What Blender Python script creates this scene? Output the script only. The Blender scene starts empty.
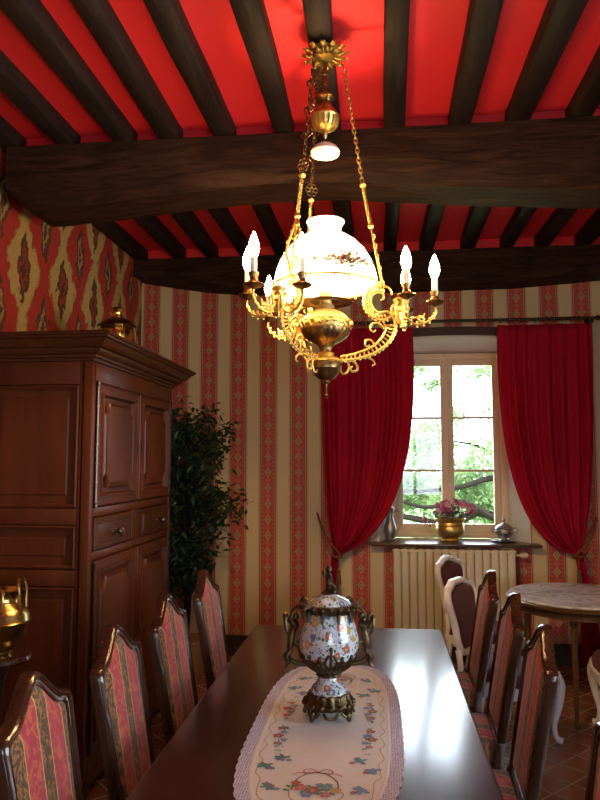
import bpy, bmesh, math, random
from mathutils import Vector, Matrix, Euler, noise
random.seed(7)
PI = math.pi
C = bpy.context.scene.collection
sc = bpy.context.scene

# ------------------------------------------------------------------ helpers
def link(name, bm, mats, parent=None, smooth=True, angle=40, loc=None, rotz=0):
    me = bpy.data.meshes.new(name)
    bm.normal_update()
    bm.to_mesh(me); bm.free()
    if not isinstance(mats, (list, tuple)): mats = [mats]
    for m in mats: me.materials.append(m)
    if smooth:
        me.polygons.foreach_set('use_smooth', [True]*len(me.polygons))
        me.set_sharp_from_angle(angle=math.radians(angle))
    o = bpy.data.objects.new(name, me); C.objects.link(o)
    if parent: o.parent = parent
    if loc: o.location = loc
    if rotz: o.rotation_euler = (0, 0, rotz)
    return o

def thing(name, label, cat, loc=(0,0,0), rotz=0, group=None):
    o = bpy.data.objects.new(name, None); C.objects.link(o)
    o.empty_display_size = .05
    o.location = loc; o.rotation_euler = (0,0,rotz)
    o['label'] = label; o['category'] = cat
    if group: o['group'] = group
    return o

def tag(o, label, cat, group=None):
    o['label'] = label; o['category'] = cat
    if group: o['group'] = group
    return o

def struct(name, bm, m, parent=None, label=None, cat=None, smooth=False, angle=40):
    o = link(name, bm, m, parent, smooth, angle)
    if not parent:
        o['kind'] = 'structure'
        if label: o['label'] = label
        if cat: o['category'] = cat
    return o

def dup(root, loc=None, rotz=None, label=None, group=None):
    def cp(o, par):
        c = o.copy(); C.objects.link(c)
        if par: c.parent = par
        for ch in kids.get(o, []): cp(ch, c)
        return c
    kids = {}
    for o in C.objects:
        if o.parent: kids.setdefault(o.parent, []).append(o)
    r = cp(root, None)
    if loc is not None: r.location = loc
    if rotz is not None: r.rotation_euler = (0,0,rotz)
    if label: r['label'] = label
    if group: r['group'] = group
    return r

def B(): return bmesh.new()

def box(bm, x0,x1,y0,y1,z0,z1, bev=0, mi=0, M=None, seg=2):
    r = bmesh.ops.create_cube(bm, size=1)
    vs = r['verts']
    for v in vs:
        v.co = Vector(((x0+x1)/2+v.co.x*(x1-x0), (y0+y1)/2+v.co.y*(y1-y0), (z0+z1)/2+v.co.z*(z1-z0)))
    fs = list({f for v in vs for f in v.link_faces})
    if bev > 0:
        es = list({e for f in fs for e in f.edges})
        rr = bmesh.ops.bevel(bm, geom=es, offset=bev, segments=seg, affect='EDGES', profile=.5)
        fs = [f for f in rr['faces']] + [f for f in fs if f.is_valid]
        vs = list({v for f in fs for v in f.verts})
    for f in fs:
        if f.is_valid: f.material_index = mi
    if M:
        for v in vs: v.co = M @ v.co
    return vs

def skin(bm, loops, closed=True, caps=(False, False), ring=False, mi=0, flip=False):
    L = [[bm.verts.new(p) for p in lp] for lp in loops]
    n = len(L[0]); m = len(L)
    for i in range(m if ring else m-1):
        a, b = L[i], L[(i+1) % m]
        for j in range(n if closed else n-1):
            k = (j+1) % n
            q = (a[j], a[k], b[k], b[j])
            if flip: q = q[::-1]
            try: f = bm.faces.new(q); f.material_index = mi
            except ValueError: pass
    if caps[0]:
        f = bm.faces.new(L[0][::-1]); f.material_index = mi
    if caps[1]:
        f = bm.faces.new(L[-1]); f.material_index = mi
    return L

def lathe(bm, prof, c=(0,0,0), seg=32, mi=0, caps=(True, True), flute=0, nf=12, M=None):
    loops = []
    for r, z in prof:
        lp = []
        for k in range(seg):
            a = 2*PI*k/seg
            rr = r*(1+flute*math.cos(nf*a))
            p = Vector((c[0]+rr*math.cos(a), c[1]+rr*math.sin(a), c[2]+z))
            if M: p = M @ p
            lp.append(p)
        loops.append(lp)
    skin(bm, loops, True, (caps[0] and prof[0][0] > 1e-5, caps[1] and prof[-1][0] > 1e-5), mi=mi)
    return bm

def cr(pts, n=6, closed=False):
    pts = [Vector(p) for p in pts]; out = []
    N = len(pts)
    rng = range(N) if closed else range(N-1)
    for i in rng:
        if closed: p0,p1,p2,p3 = pts[i-1], pts[i], pts[(i+1)%N], pts[(i+2)%N]
        else: p0,p1,p2,p3 = pts[max(i-1,0)], pts[i], pts[i+1], pts[min(i+2,N-1)]
        for k in range(n):
            t = k/n
            out.append(.5*((2*p1)+(-p0+p2)*t+(2*p0-5*p1+4*p2-p3)*t*t+(-p0+3*p1-3*p2+p3)*t**3))
    if not closed: out.append(pts[-1].copy())
    return out

def tube(bm, pts, r, seg=8, closed=False, mi=0, caps=True, sq=1.0, up=None):
    pts = [Vector(p) for p in pts]; n = len(pts)
    rs = list(r) if isinstance(r, (list, tuple)) else [r]*n
    if len(rs) != n:
        rs = [rs[0] + 0*i for i in range(n)] if len(rs) == 1 else [
            rs[min(int(i/(n-1)*(len(rs)-1)), len(rs)-2)]*(1-((i/(n-1)*(len(rs)-1)) - min(int(i/(n-1)*(len(rs)-1)), len(rs)-2))) +
            rs[min(int(i/(n-1)*(len(rs)-1)), len(rs)-2)+1]*((i/(n-1)*(len(rs)-1)) - min(int(i/(n-1)*(len(rs)-1)), len(rs)-2)) for i in range(n)]
    loops = []; prev = None
    for i in range(n):
        if closed: t = (pts[(i+1)%n]-pts[i-1])
        else: t = pts[min(i+1,n-1)]-pts[max(i-1,0)]
        if t.length < 1e-9: t = Vector((0,0,1))
        t.normalize()
        if prev is None:
            u = Vector(up) if up else (Vector((0,0,1)) if abs(t.z) < .9 else Vector((1,0,0)))
            u = (u - t*u.dot(t)).normalized()
        else:
            u = prev - t*prev.dot(t)
            u = u.normalized() if u.length > 1e-6 else t.orthogonal().normalized()
        prev = u; w = t.cross(u)
        loops.append([pts[i] + (u*math.cos(2*PI*k/seg)*sq + w*math.sin(2*PI*k/seg))*rs[i] for k in range(seg)])
    skin(bm, loops, True, (caps and not closed, caps and not closed), ring=closed, mi=mi)

def ball(bm, c, r, s=(1,1,1), seg=12, rings=8, mi=0):
    M = Matrix.Translation(c) @ Matrix.Diagonal((r*s[0], r*s[1], r*s[2], 1))
    rr = bmesh.ops.create_uvsphere(bm, u_segments=seg, v_segments=rings, radius=1, matrix=M)
    for v in rr['verts']:
        for f in v.link_faces: f.material_index = mi

def poly_off(pts, d):
    """offset a closed CCW polygon inwards by d"""
    n = len(pts); out = []
    for i in range(n):
        a = Vector(pts[i-1]); b = Vector(pts[i]); c = Vector(pts[(i+1)%n])
        e1 = (b-a); e2 = (c-b)
        if e1.length < 1e-9: e1 = e2
        if e2.length < 1e-9: e2 = e1
        e1 = e1.normalized(); e2 = e2.normalized()
        n1 = Vector((-e1.y, e1.x)); n2 = Vector((-e2.y, e2.x))
        m = (n1+n2)
        if m.length < 1e-6: m = n1
        m.normalize(); k = max(m.dot(n1), .5)
        out.append(b + m*(d/k))
    return out

def panel(bm, outline, prof, mp, fill=True, mi=0, back=False):
    """outline 2d CCW; prof list of (inset,height); mp(u,v,h)->xyz"""
    loops = []
    for ins, h in prof:
        loops.append([mp(p.x, p.y, h) for p in poly_off(outline, ins)])
    L = skin(bm, loops, True, (back, False), mi=mi)
    if fill:
        f = bm.faces.new(L[-1]); f.material_index = mi
        bmesh.ops.triangulate(bm, faces=[f])
    return L

def rect(a0,a1,b0,b1): return [Vector((a0,b0)),Vector((a1,b0)),Vector((a1,b1)),Vector((a0,b1))]

# ------------------------------------------------------------------ materials
class G:
    def __init__(s, name):
        s.mat = bpy.data.materials.new(name); s.mat.use_nodes = True
        s.nt = s.mat.node_tree; s.nt.nodes.clear()
        s.out = s.nt.nodes.new('ShaderNodeOutputMaterial')
    def n(s, t, **kw):
        nd = s.nt.nodes.new(t)
        for k, v in kw.items(): setattr(nd, k, v)
        return nd
    def set(s, sock, v):
        if v is None: return
        if isinstance(v, bpy.types.NodeSocket): s.nt.links.new(v, sock)
        else:
            if sock.type == 'RGBA' and len(v) == 3: v = (*v, 1)
            sock.default_value = v
    def m(s, op, a, b=None, c=None):
        nd = s.n('ShaderNodeMath', operation=op)
        s.set(nd.inputs[0], a); s.set(nd.inputs[1], b)
        if c is not None: s.set(nd.inputs[2], c)
        return nd.outputs[0]
    def mix(s, f, a, b):
        nd = s.n('ShaderNodeMix', data_type='RGBA')
        s.set(nd.inputs[0], f); s.set(nd.inputs[6], a); s.set(nd.inputs[7], b)
        return nd.outputs[2]
    def obj(s):
        nd = s.n('ShaderNodeTexCoord'); return nd.outputs['Object']
    def sep(s, v):
        nd = s.n('ShaderNodeSeparateXYZ'); s.set(nd.inputs[0], v); return nd.outputs
    def comb(s, x, y, z):
        nd = s.n('ShaderNodeCombineXYZ')
        for i, q in enumerate((x,y,z)): s.set(nd.inputs[i], q)
        return nd.outputs[0]
    def vmul(s, v, k):
        nd = s.n('ShaderNodeVectorMath', operation='MULTIPLY'); s.set(nd.inputs[0], v); nd.inputs[1].default_value = k
        return nd.outputs[0]
    def noise(s, v, scale, detail=3, rough=.55, dist=0):
        nd = s.n('ShaderNodeTexNoise'); s.set(nd.inputs['Vector'], v)
        nd.inputs['Scale'].default_value = scale; nd.inputs['Detail'].default_value = detail
        nd.inputs['Roughness'].default_value = rough; nd.inputs['Distortion'].default_value = dist
        return nd.outputs[0]
    def voro(s, v, scale, feature='F1', rnd=1):
        nd = s.n('ShaderNodeTexVoronoi', feature=feature); s.set(nd.inputs['Vector'], v)
        nd.inputs['Scale'].default_value = scale; nd.inputs['Randomness'].default_value = rnd
        return nd.outputs
    def ramp(s, f, stops, interp='LINEAR'):
        nd = s.n('ShaderNodeValToRGB'); cr_ = nd.color_ramp; cr_.interpolation = interp
        while len(cr_.elements) < len(stops): cr_.elements.new(.5)
        for e, (p, c) in zip(cr_.elements, stops):
            e.position = p; e.color = (*c, 1) if len(c) == 3 else c
        s.set(nd.inputs[0], f); return nd.outputs[0]
    def bump(s, h, strength=.3, dist=.01):
        nd = s.n('ShaderNodeBump'); nd.inputs['Strength'].default_value = strength
        nd.inputs['Distance'].default_value = dist; s.set(nd.inputs['Height'], h); return nd.outputs[0]
    def pri(s, col, rough=.5, metal=0, normal=None, coat=0, coat_r=.1, spec=.5, trans=0, sheen=0, emis=None, es=0, sub=0):
        nd = s.n('ShaderNodeBsdfPrincipled'); I = nd.inputs
        s.set(I['Base Color'], col); s.set(I['Roughness'], rough); s.set(I['Metallic'], metal)
        if normal is not None: s.set(I['Normal'], normal)
        I['Coat Weight'].default_value = coat; I['Coat Roughness'].default_value = coat_r
        I['Specular IOR Level'].default_value = spec
        I['Transmission Weight'].default_value = trans
        I['Sheen Weight'].default_value = sheen
        if emis is not None: s.set(I['Emission Color'], emis); I['Emission Strength'].default_value = es
        s.nt.links.new(nd.outputs[0], s.out.inputs[0]); return nd

def simple(name, col, rough=.5, metal=0, var=.0, vs=8, bump=0, bs=60, **kw):
    g = G(name); o = g.obj(); c = col
    if var:
        f = g.noise(o, vs, 4)
        c = g.mix(f, tuple(q*(1-var) for q in col), tuple(min(1,q*(1+var)) for q in col))
    nrm = g.bump(g.noise(o, bs, 3), bump, .003) if bump else None
    g.pri(c, rough, metal, nrm, **kw); return g.mat

def wood(name, dark, light, axis='z', scale=6, rough=.3, coat=.3, bump=.1, stretch=.08, cr_=.12, spec=.5):
    g = G(name); o = g.obj()
    k = {'x':(stretch,1,1),'y':(1,stretch,1),'z':(1,1,stretch)}[axis]
    v = g.vmul(o, k)
    f = g.noise(v, scale*4, 6, .6, 1.2)
    f2 = g.noise(v, scale*25, 3, .6)
    c = g.mix(g.m('MULTIPLY', g.m('ADD', f, g.m('MULTIPLY', f2, .3)), .75), dark, light)
    g.pri(c, rough, 0, g.bump(g.m('ADD', f, f2), bump, .002), coat=coat, coat_r=cr_, spec=spec); return g.mat

M_red = simple('red_ceiling_paint', (.74,.026,.040), .55, var=.07, vs=3, bump=.1, bs=15)
def beam_mat():
    g = G('old_oak_beam'); o = g.obj(); v = g.vmul(o, (.15,1,1))
    f = g.noise(v, 14, 8, .65, 1.5); f2 = g.noise(v, 60, 4, .6)
    c = g.ramp(f, [(.25,(.008,.004,.003)),(.5,(.034,.015,.009)),(.75,(.08,.036,.02))])
    g.pri(c, .62, 0, g.bump(g.m('ADD', f, f2), .6, .01), spec=.12); return g.mat
M_beam = beam_mat()
def joist_mat():
    g = G('dark_joist_wood'); o = g.obj(); v = g.vmul(o, (1,.12,1))
    f = g.noise(v, 18, 7, .65, 1.2)
    c = g.ramp(f, [(.3,(.006,.004,.003)),(.55,(.018,.010,.008)),(.8,(.042,.024,.016))])
    g.pri(c, .6, 0, g.bump(f, .5, .008), spec=.3); return g.mat
M_joist = joist_mat()

def stripe_wall():
    g = G('striped_wallpaper'); s = g.sep(g.obj()); x, z = s[0], s[2]
    PX = .265; PZ = .134
    u = g.m('MULTIPLY', g.m('SUBTRACT', g.m('FRACT', g.m('ADD', g.m('DIVIDE', g.m('ADD', x, 1.211), PX), .5)), .5), PX)
    au = g.m('ABSOLUTE', u)
    zc = g.m('DIVIDE', z, PZ)
    v = g.m('MULTIPLY', g.m('SUBTRACT', g.m('FRACT', zc), .5), PZ)
    v2 = g.m('MULTIPLY', g.m('SUBTRACT', g.m('FRACT', g.m('ADD', zc, .5)), .5), PZ)
    dia = g.m('ADD', g.m('DIVIDE', au, .030), g.m('DIVIDE', g.m('ABSOLUTE', v), .042))
    dia2 = g.m('ADD', g.m('DIVIDE', au, .026), g.m('DIVIDE', g.m('ABSOLUTE', v2), .030))
    nz = g.noise(g.obj(), 90, 3)
    dn = g.m('ADD', dia, g.m('MULTIPLY', g.m('SUBTRACT', nz, .5), .5))
    def band(q, a, b): return g.m('MULTIPLY', g.m('GREATER_THAN', q, a), g.m('LESS_THAN', q, b))
    red = g.mix(nz, (.46,.060,.050), (.56,.11,.085))
    gold = (.56,.38,.17); green = (.26,.23,.11)
    c = g.mix(g.m('MULTIPLY', band(dia2, .55, 1.0), .55), red, (.62,.24,.14))
    c = g.mix(band(dia2, -1, .25), c, (.55,.30,.15))
    c = g.mix(g.m('LESS_THAN', dn, .72), c, green)
    c = g.mix(band(dn, .72, 1.0), c, gold)
    c = g.mix(band(dn, -1, .28), c, gold)
    side = g.m('MULTIPLY', band(au, .036, .050), g.m('GREATER_THAN', g.m('SINE', g.m('MULTIPLY', z, 190)), .2))
    c = g.mix(g.m('MULTIPLY', side, .35), c, (.62,.30,.17))
    # cream part with fine lines
    fine = g.m('GREATER_THAN', g.m('SINE', g.m('MULTIPLY', au, 1150)), .55)
    cream = g.mix(g.m('MULTIPLY', fine, .45), (.74,.61,.38), (.58,.44,.24))
    c = g.mix(g.m('GREATER_THAN', au, .060), c, (.60,.46,.26))
    c = g.mix(g.m('GREATER_THAN', au, .064), c, (.36,.07,.045))
    c = g.mix(g.m('GREATER_THAN', au, .072), c, (.62,.50,.30))
    c = g.mix(g.m('GREATER_THAN', au, .079), c, (.50,.32,.17))
    c = g.mix(g.m('GREATER_THAN', au, .083), c, cream)
    g.pri(c, .55, 0, None, spec=.3); return g.mat
M_stripe = stripe_wall()

def ikat_wall():
    g = G('flame_pattern_wallpaper'); o = g.obj(); s = g.sep(o)
    n1 = g.noise(o, 9, 4, .6); n2 = g.noise(o, 17, 3, .55)
    P = .52; Q = .62
    y = g.m('ADD', s[1], g.m('MULTIPLY', g.m('SUBTRACT', n1, .5), .10))
    y = g.m('ADD', y, g.m('MULTIPLY', g.m('SUBTRACT', n2, .5), .13))
    z = g.m('ADD', s[2], g.m('MULTIPLY', g.m('SUBTRACT', n2, .5), .10))
    th = g.m('MULTIPLY', g.m('SUBTRACT', y, 4.16), 2*PI/P)
    tz = g.m('MULTIPLY', z, 2*PI/Q)
    col = g.m('COSINE', th)
    f = g.m('ADD', col, g.m('MULTIPLY', g.m('COSINE', tz), .75))
    def loz(y0, z0):
        dy = g.m('MULTIPLY', g.m('SUBTRACT', g.m('FRACT', g.m('ADD', g.m('DIVIDE', g.m('SUBTRACT', y, y0), P), .5)), .5), P)
        dz = g.m('MULTIPLY', g.m('SUBTRACT', g.m('FRACT', g.m('ADD', g.m('DIVIDE', g.m('SUBTRACT', z, z0), Q), .5)), .5), Q)
        return g.m('ADD', g.m('DIVIDE', g.m('ABSOLUTE', dy), .082), g.m('DIVIDE', g.m('ABSOLUTE', dz), .23))
    n3 = g.noise(o, 50, 3, .6)
    red = g.mix(n3, (.34,.02,.018), (.56,.07,.045))
    tan = g.mix(n3, (.38,.24,.07), (.66,.47,.16))
    c = g.mix(g.m('GREATER_THAN', f, 0), tan, red)
    edge = g.m('LESS_THAN', g.m('ABSOLUTE', g.m('ADD', f, .07)), .05)
    c = g.mix(g.m('MULTIPLY', edge, .8), c, (.30,.14,.06))
    l1 = loz(4.16, 0.0); l2 = loz(4.16+P/2, Q/2)
    for l, rim in ((l1, (.40,.27,.10)), (l2, (.33,.05,.03))):
        c = g.mix(g.m('LESS_THAN', l, 1.0), c, (.12,.055,.025))
        c = g.mix(g.m('LESS_THAN', l, .62), c, rim)
        c = g.mix(g.m('LESS_THAN', l, .33), c, (.10,.045,.03))
    g.pri(c, .6, spec=.3); return g.mat
M_ikat = ikat_wall()

def tiles():
    g = G('terracotta_floor_tiles'); o = g.obj(); s = g.sep(o)
    a = g.m('MULTIPLY', g.m('ADD', s[0], s[1]), .7071/.17); b = g.m('MULTIPLY', g.m('SUBTRACT', s[0], s[1]), .7071/.17)
    fa = g.m('ABSOLUTE', g.m('SUBTRACT', g.m('FRACT', a), .5)); fb = g.m('ABSOLUTE', g.m('SUBTRACT', g.m('FRACT', b), .5))
    gr = g.m('GREATER_THAN', g.m('MAXIMUM', fa, fb), .47)
    w = g.n('ShaderNodeTexWhiteNoise'); g.set(w.inputs['Vector'], g.comb(g.m('FLOOR', a), g.m('FLOOR', b), 0.0))
    c = g.mix(w.outputs[0], (.20,.065,.035), (.34,.13,.07))
    c = g.mix(g.noise(o, 12, 4), c, (.22,.10,.06))
    c = g.mix(gr, c, (.30,.24,.18))
    g.pri(c, g.mix(gr, (.22,.22,.22), (.7,.7,.7)), 0, g.bump(g.m('SUBTRACT', 1.0, gr), .4, .004), spec=.5); return g.mat
M_tile = tiles()

M_plaster = simple('white_plaster', (.80,.76,.68), .8, var=.05)
M_plaincl = simple('cream_plain_wall', (.62,.50,.33), .8, var=.05)
M_armo = wood('armoire_walnut', (.012,.003,.0015), (.150,.036,.011), 'z', 4, .42, .05, spec=.3)
M_armo_h = wood('armoire_walnut_rail', (.010,.003,.0015), (.11,.028,.009), 'y', 4, .40, .06, spec=.3)
M_table = wood('polished_mahogany', (.030,.008,.005), (.085,.022,.011), 'y', 4, .34, .85, .02, cr_=.17, spec=.2)
M_chairw = wood('chair_dark_mahogany', (.022,.008,.005), (.085,.030,.014), 'z', 6, .22, .6)
M_sill = wood('dark_sill_wood', (.05,.028,.018), (.14,.08,.05), 'x', 5, .3, .2)
M_lintel = wood('dark_lintel_wood', (.02,.009,.005), (.07,.03,.016), 'x', 5, .5, 0)
M_brass = simple('polished_brass', (.78,.50,.15), .2, 1, var=.12, vs=20)
M_abrass = simple('darkened_brass', (.50,.34,.12), .24, 1, var=.2, vs=20)
M_pbrass = simple('brushed_planter_brass', (.90,.70,.26), .42, 1, var=.1, vs=20)
M_canopy = simple('weathered_gilt', (.52,.34,.09), .42, .9, var=.5, vs=70, bump=.4, bs=120)
M_font = simple('gold_painted_font', (.80,.58,.20), .35, .35, var=.2, vs=40)
M_gilt = simple('gilded_chandelier_brass', (.88,.60,.18), .38, 1, var=.2, vs=60, bump=.3, bs=120)
M_dbrass = simple('aged_dark_brass', (.30,.19,.075), .33, 1, var=.35, vs=40, bump=.3, bs=90)
M_bronze = simple('antique_bronze', (.12,.085,.045), .38, 1, var=.5, vs=60, bump=.5, bs=150)
M_pewter = simple('dull_pewter', (.42,.43,.44), .46, 1, var=.15, vs=30)
M_silver = simple('bright_steel', (.7,.68,.64), .2, 1)
M_iron = simple('dark_iron', (.035,.025,.02), .45, .8)
M_knob = simple('dark_polished_knob', (.10,.07,.05), .15, .6)
M_cream = simple('cream_window_paint', (.88,.75,.52), .45, var=.03)
M_radi = simple('cream_radiator_enamel', (.74,.67,.50), .35, var=.02)
M_white = simple('white_lacquered_wood', (.84,.83,.84), .35, var=.08, vs=25)
M_burg = simple('burgundy_velvet', (.095,.012,.022), .85, var=.2, sheen=.15)
M_gold = simple('gilded_table_wood', (.20,.11,.04), .3, .6, var=.3, vs=30)
M_leaf = simple('dark_ficus_leaf', (.022,.045,.016), .42, var=.5, vs=14)
M_bark = simple('brown_bark', (.012,.009,.007), .85, var=.3, bump=.5, spec=.08)
M_pot = simple('wicker_pot', (.28,.15,.07), .8, var=.4, vs=60, bump=.6)
M_tube = simple('white_candle_tube', (.85,.80,.68), .5)
M_opal = simple('opal_glass', (.86,.84,.76), .18)
M_cord = simple('gold_braided_cord', (.20,.07,.035), .7, bump=.5, bs=200)

def curtain_mat():
    g = G('crimson_curtain_cloth'); o = g.obj()
    c = g.mix(g.noise(g.vmul(o,(1,1,.2)), 30, 3), (.42,.008,.036), (.58,.018,.055))
    p = g.pri(c, .85, spec=.1)
    t = g.n('ShaderNodeBsdfTranslucent'); t.inputs[0].default_value = (.75,.02,.05,1)
    mx = g.n('ShaderNodeMixShader'); mx.inputs[0].default_value = .22
    g.nt.links.new(p.outputs[0], mx.inputs[1]); g.nt.links.new(t.outputs[0], mx.inputs[2])
    g.nt.links.new(mx.outputs[0], g.out.inputs[0]); return g.mat
M_curt = curtain_mat()

def glass_mat():
    g = G('window_glass')
    t = g.n('ShaderNodeBsdfTransparent'); gl = g.n('ShaderNodeBsdfGlossy'); gl.inputs['Roughness'].default_value = .02
    fr = g.n('ShaderNodeFresnel'); fr.inputs[0].default_value = 1.45
    mx = g.n('ShaderNodeMixShader')
    g.nt.links.new(fr.outputs[0], mx.inputs[0]); g.nt.links.new(t.outputs[0], mx.inputs[1]); g.nt.links.new(gl.outputs[0], mx.inputs[2])
    g.nt.links.new(mx.outputs[0], g.out.inputs[0]); return g.mat
M_glass = glass_mat()

def uphol():
    g = G('striped_damask_upholstery'); o = g.obj(); s = g.sep(o)
    n1 = g.noise(o, 26, 4, .6, 1.5); n2 = g.noise(g.vmul(o,(1,1,.6)), 42, 3, .6, 2)
    au = g.m('ABSOLUTE', s[1])
    red = g.mix(g.m('GREATER_THAN', n1, .53), (.42,.030,.050), (.55,.12,.045))
    red = g.mix(g.m('MULTIPLY', n2, .3), red, (.34,.02,.055))
    oli = g.mix(g.m('GREATER_THAN', n2, .54), (.085,.042,.016), (.33,.14,.04))
    gold = (.58,.36,.12)
    def st(c, a, col): return g.mix(g.m('GREATER_THAN', au, a), c, col)
    c = st(oli, .029, gold); c = st(c, .0335, red); c = st(c, .118, gold); c = st(c, .1225, oli)
    g.pri(c, .75, 0, g.bump(g.m('ADD', n1, n2), .25, .003), sheen=.2); return g.mat
M_uph = uphol()

def porcelain():
    g = G('painted_porcelain'); o = g.obj()
    base = g.mix(g.noise(o, 30, 3), (.55,.57,.62), (.72,.72,.73))
    v1 = g.voro(o, 27); n = g.noise(o, 70, 3, .6)
    r = g.m('ADD', v1[0], g.m('MULTIPLY', g.m('SUBTRACT', n, .5), .5))
    hue = g.sep(v1[1])
    flower = g.mix(g.m('GREATER_THAN', hue[0], .45), (.14,.17,.32), (.50,.12,.06))
    flower = g.mix(g.m('GREATER_THAN', hue[1], .72), flower, (.60,.36,.10))
    lf = g.voro(o, 60); rl = g.m('ADD', lf[0], g.m('MULTIPLY', g.m('SUBTRACT', n, .5), .6))
    c = g.mix(g.m('LESS_THAN', rl, .33), base, (.08,.16,.09))
    c = g.mix(g.m('LESS_THAN', r, .40), c, flower)
    c = g.mix(g.m('LESS_THAN', r, .16), c, (.72,.50,.22))
    ln = g.m('LESS_THAN', g.m('ABSOLUTE', g.m('SUBTRACT', g.noise(o, 22, 2, .5, 2.5), .5)), .014)
    c = g.mix(ln, c, (.13,.16,.20))
    g.pri(c, .12, coat=.5, coat_r=.05); return g.mat
M_porc = porcelain()

def marble():
    g = G('grey_veined_marble'); o = g.obj()
    f = g.noise(o, 7, 8, .7, 1.5)
    c = g.ramp(f, [(.35,(.30,.29,.30)),(.5,(.60,.59,.60)),(.58,(.74,.73,.74)),(.7,(.45,.44,.46))])
    g.pri(c, .22, coat=.3); return g.mat
M_marble = marble()

M_cloth = simple('cream_linen', (.82,.72,.64), .85, var=.05, vs=40, bump=.3, bs=400)
def lace():
    g = G('lilac_crochet_lace'); o = g.obj()
    v = g.voro(o, 130, rnd=.3)
    c = g.mix(g.m('GREATER_THAN', v[0], .42), (.76,.70,.80), (.48,.38,.48))
    g.pri(c, .85, 0, g.bump(v[0], .5, .003)); return g.mat
M_lace = lace()
TH = {k: simple('thread_'+k, c, .7) for k, c in dict(red=(.52,.10,.06), blue=(.22,.28,.44), green=(.12,.27,.20),
      gold=(.58,.36,.12), pink=(.62,.18,.16), brown=(.20,.11,.05)).items()}

def shade_mat():
    g = G('lit_opal_lamp_glass')
    p = g.pri((.85,.84,.74), .2, emis=(1,.95,.72), es=1.1)
    t = g.n('ShaderNodeBsdfTranslucent'); t.inputs[0].default_value = (.95,.93,.8,1)
    mx = g.n('ShaderNodeMixShader'); mx.inputs[0].default_value = .35
    g.nt.links.new(p.outputs[0], mx.inputs[1]); g.nt.links.new(t.outputs[0], mx.inputs[2])
    g.nt.links.new(mx.outputs[0], g.out.inputs[0]); return g.mat
M_shade = shade_mat()
def emit(name, col, st):
    g = G(name); e = g.n('ShaderNodeEmission'); e.inputs[0].default_value = (*col,1); e.inputs[1].default_value = st
    g.nt.links.new(e.outputs[0], g.out.inputs[0]); return g.mat
M_bulb = emit('glowing_candle_bulb', (1,.60,.25), 72)
M_grass = simple('lawn_grass', (.20,.30,.12), .9, var=.4, vs=.6)
def tree_leaf():
    g = G('sunlit_tree_leaf'); o = g.obj()
    c = g.mix(g.noise(o, 2.5, 3), (.06,.10,.045), (.17,.25,.11))
    p = g.pri(c, .6, spec=.15)
    t = g.n('ShaderNodeBsdfTranslucent'); t.inputs[0].default_value = (.26,.36,.14,1)
    mx = g.n('ShaderNodeMixShader'); mx.inputs[0].default_value = .4
    g.nt.links.new(p.outputs[0], mx.inputs[1]); g.nt.links.new(t.outputs[0], mx.inputs[2])
    g.nt.links.new(mx.outputs[0], g.out.inputs[0]); return g.mat
M_tleaf = tree_leaf()
M_petal = simple('mauve_pink_petal', (.62,.16,.32), .6, var=.3, vs=40)
M_petal2 = simple('pale_pink_petal', (.80,.45,.55), .6, var=.2, vs=40)
M_fleaf = simple('potted_flower_leaf', (.10,.13,.08), .5, var=.4, vs=30)

# ------------------------------------------------------------------ room shell
XL, XR, YB, YR = -2.1, 2.6, 6.0, -1.8
ZC = 3.47
WX0, WX1, WZ0, WZ1 = -.01, 1.24, .945, 2.71
bm = B(); box(bm, XL-.3, XR+.3, YR-.3, YB+.45, -.1, 0); struct('floor', bm, M_tile)
bm = B(); box(bm, XL-.3, XR+.3, YR-.3, YB+.45, ZC, ZC+.15)
# plaster fillets between the joists above the two cross beams
box(bm, XL, XR, 3.66, 3.84, 3.385, ZC-.0005); box(bm, XL, XR, 5.80, 5.995, 3.385, ZC-.0005)
struct('ceiling', bm, M_red)
bm = B()
for a in ((XL-.3, WX0, 0, ZC), (WX1, XR+.3, 0, ZC), (WX0, WX1, 0, WZ0), (WX0, WX1, WZ1, ZC)):
    box(bm, a[0], a[1], YB, YB+.45, a[2], a[3])
bmesh.ops.remove_doubles(bm, verts=bm.verts, dist=1e-5)
struct('wall_back', bm, M_stripe)
bm = B(); box(bm, XL-.3, XL, YR, YB, 0, ZC); struct('wall_left', bm, M_ikat)
# right wall and rear wall, each with a window out of view
RW = (.1, 2.3, .8, 2.4)
bm = B()
for a in ((YR, RW[0], 0, ZC), (RW[1], YB, 0, ZC), (RW[0], RW[1], 0, RW[2]), (RW[0], RW[1], RW[3], ZC)):
    box(bm, XR, XR+.3, a[0], a[1], a[2], a[3])
struct('wall_right', bm, M_plaincl)
RB = (.2, 1.3, .9, 2.3)
bm = B()
for a in ((XL-.3, RB[0], 0, ZC), (RB[1], XR+.3, 0, ZC), (RB[0], RB[1], 0, RB[2]), (RB[0], RB[1], RB[3], ZC)):
    box(bm, a[0], a[1], YR-.3, YR, a[2], a[3])
struct('wall_rear', bm, M_plaincl)
def plain_window(name, horiz, lo, hi, z0, z1, at):
    fr = B(); w = .06
    def bx(a0,a1,c0,c1,t=.03):
        if horiz: box(fr, a0,a1, at-t, at+t, c0, c1, .004)
        else: box(fr, at-t, at+t, a0, a1, c0, c1, .004)
    bx(lo, lo+w, z0, z1); bx(hi-w, hi, z0, z1); bx(lo+w, hi-w, z0, z0+w); bx(lo+w, hi-w, z1-w, z1)
    mid = (lo+hi)/2; bx(mid-w/2, mid+w/2, z0+w, z1-w)
    o = struct(name, fr, M_cream)
    for s0, s1 in ((lo+w, mid-w/2), (mid+w/2, hi-w)):
        g = B()
        if horiz: box(g, s0, s1, at-.003, at+.003, z0+w, z1-w)
        else: box(g, at-.003, at+.003, s0, s1, z0+w, z1-w)
        link('pane', g, M_glass, o, False)
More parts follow.
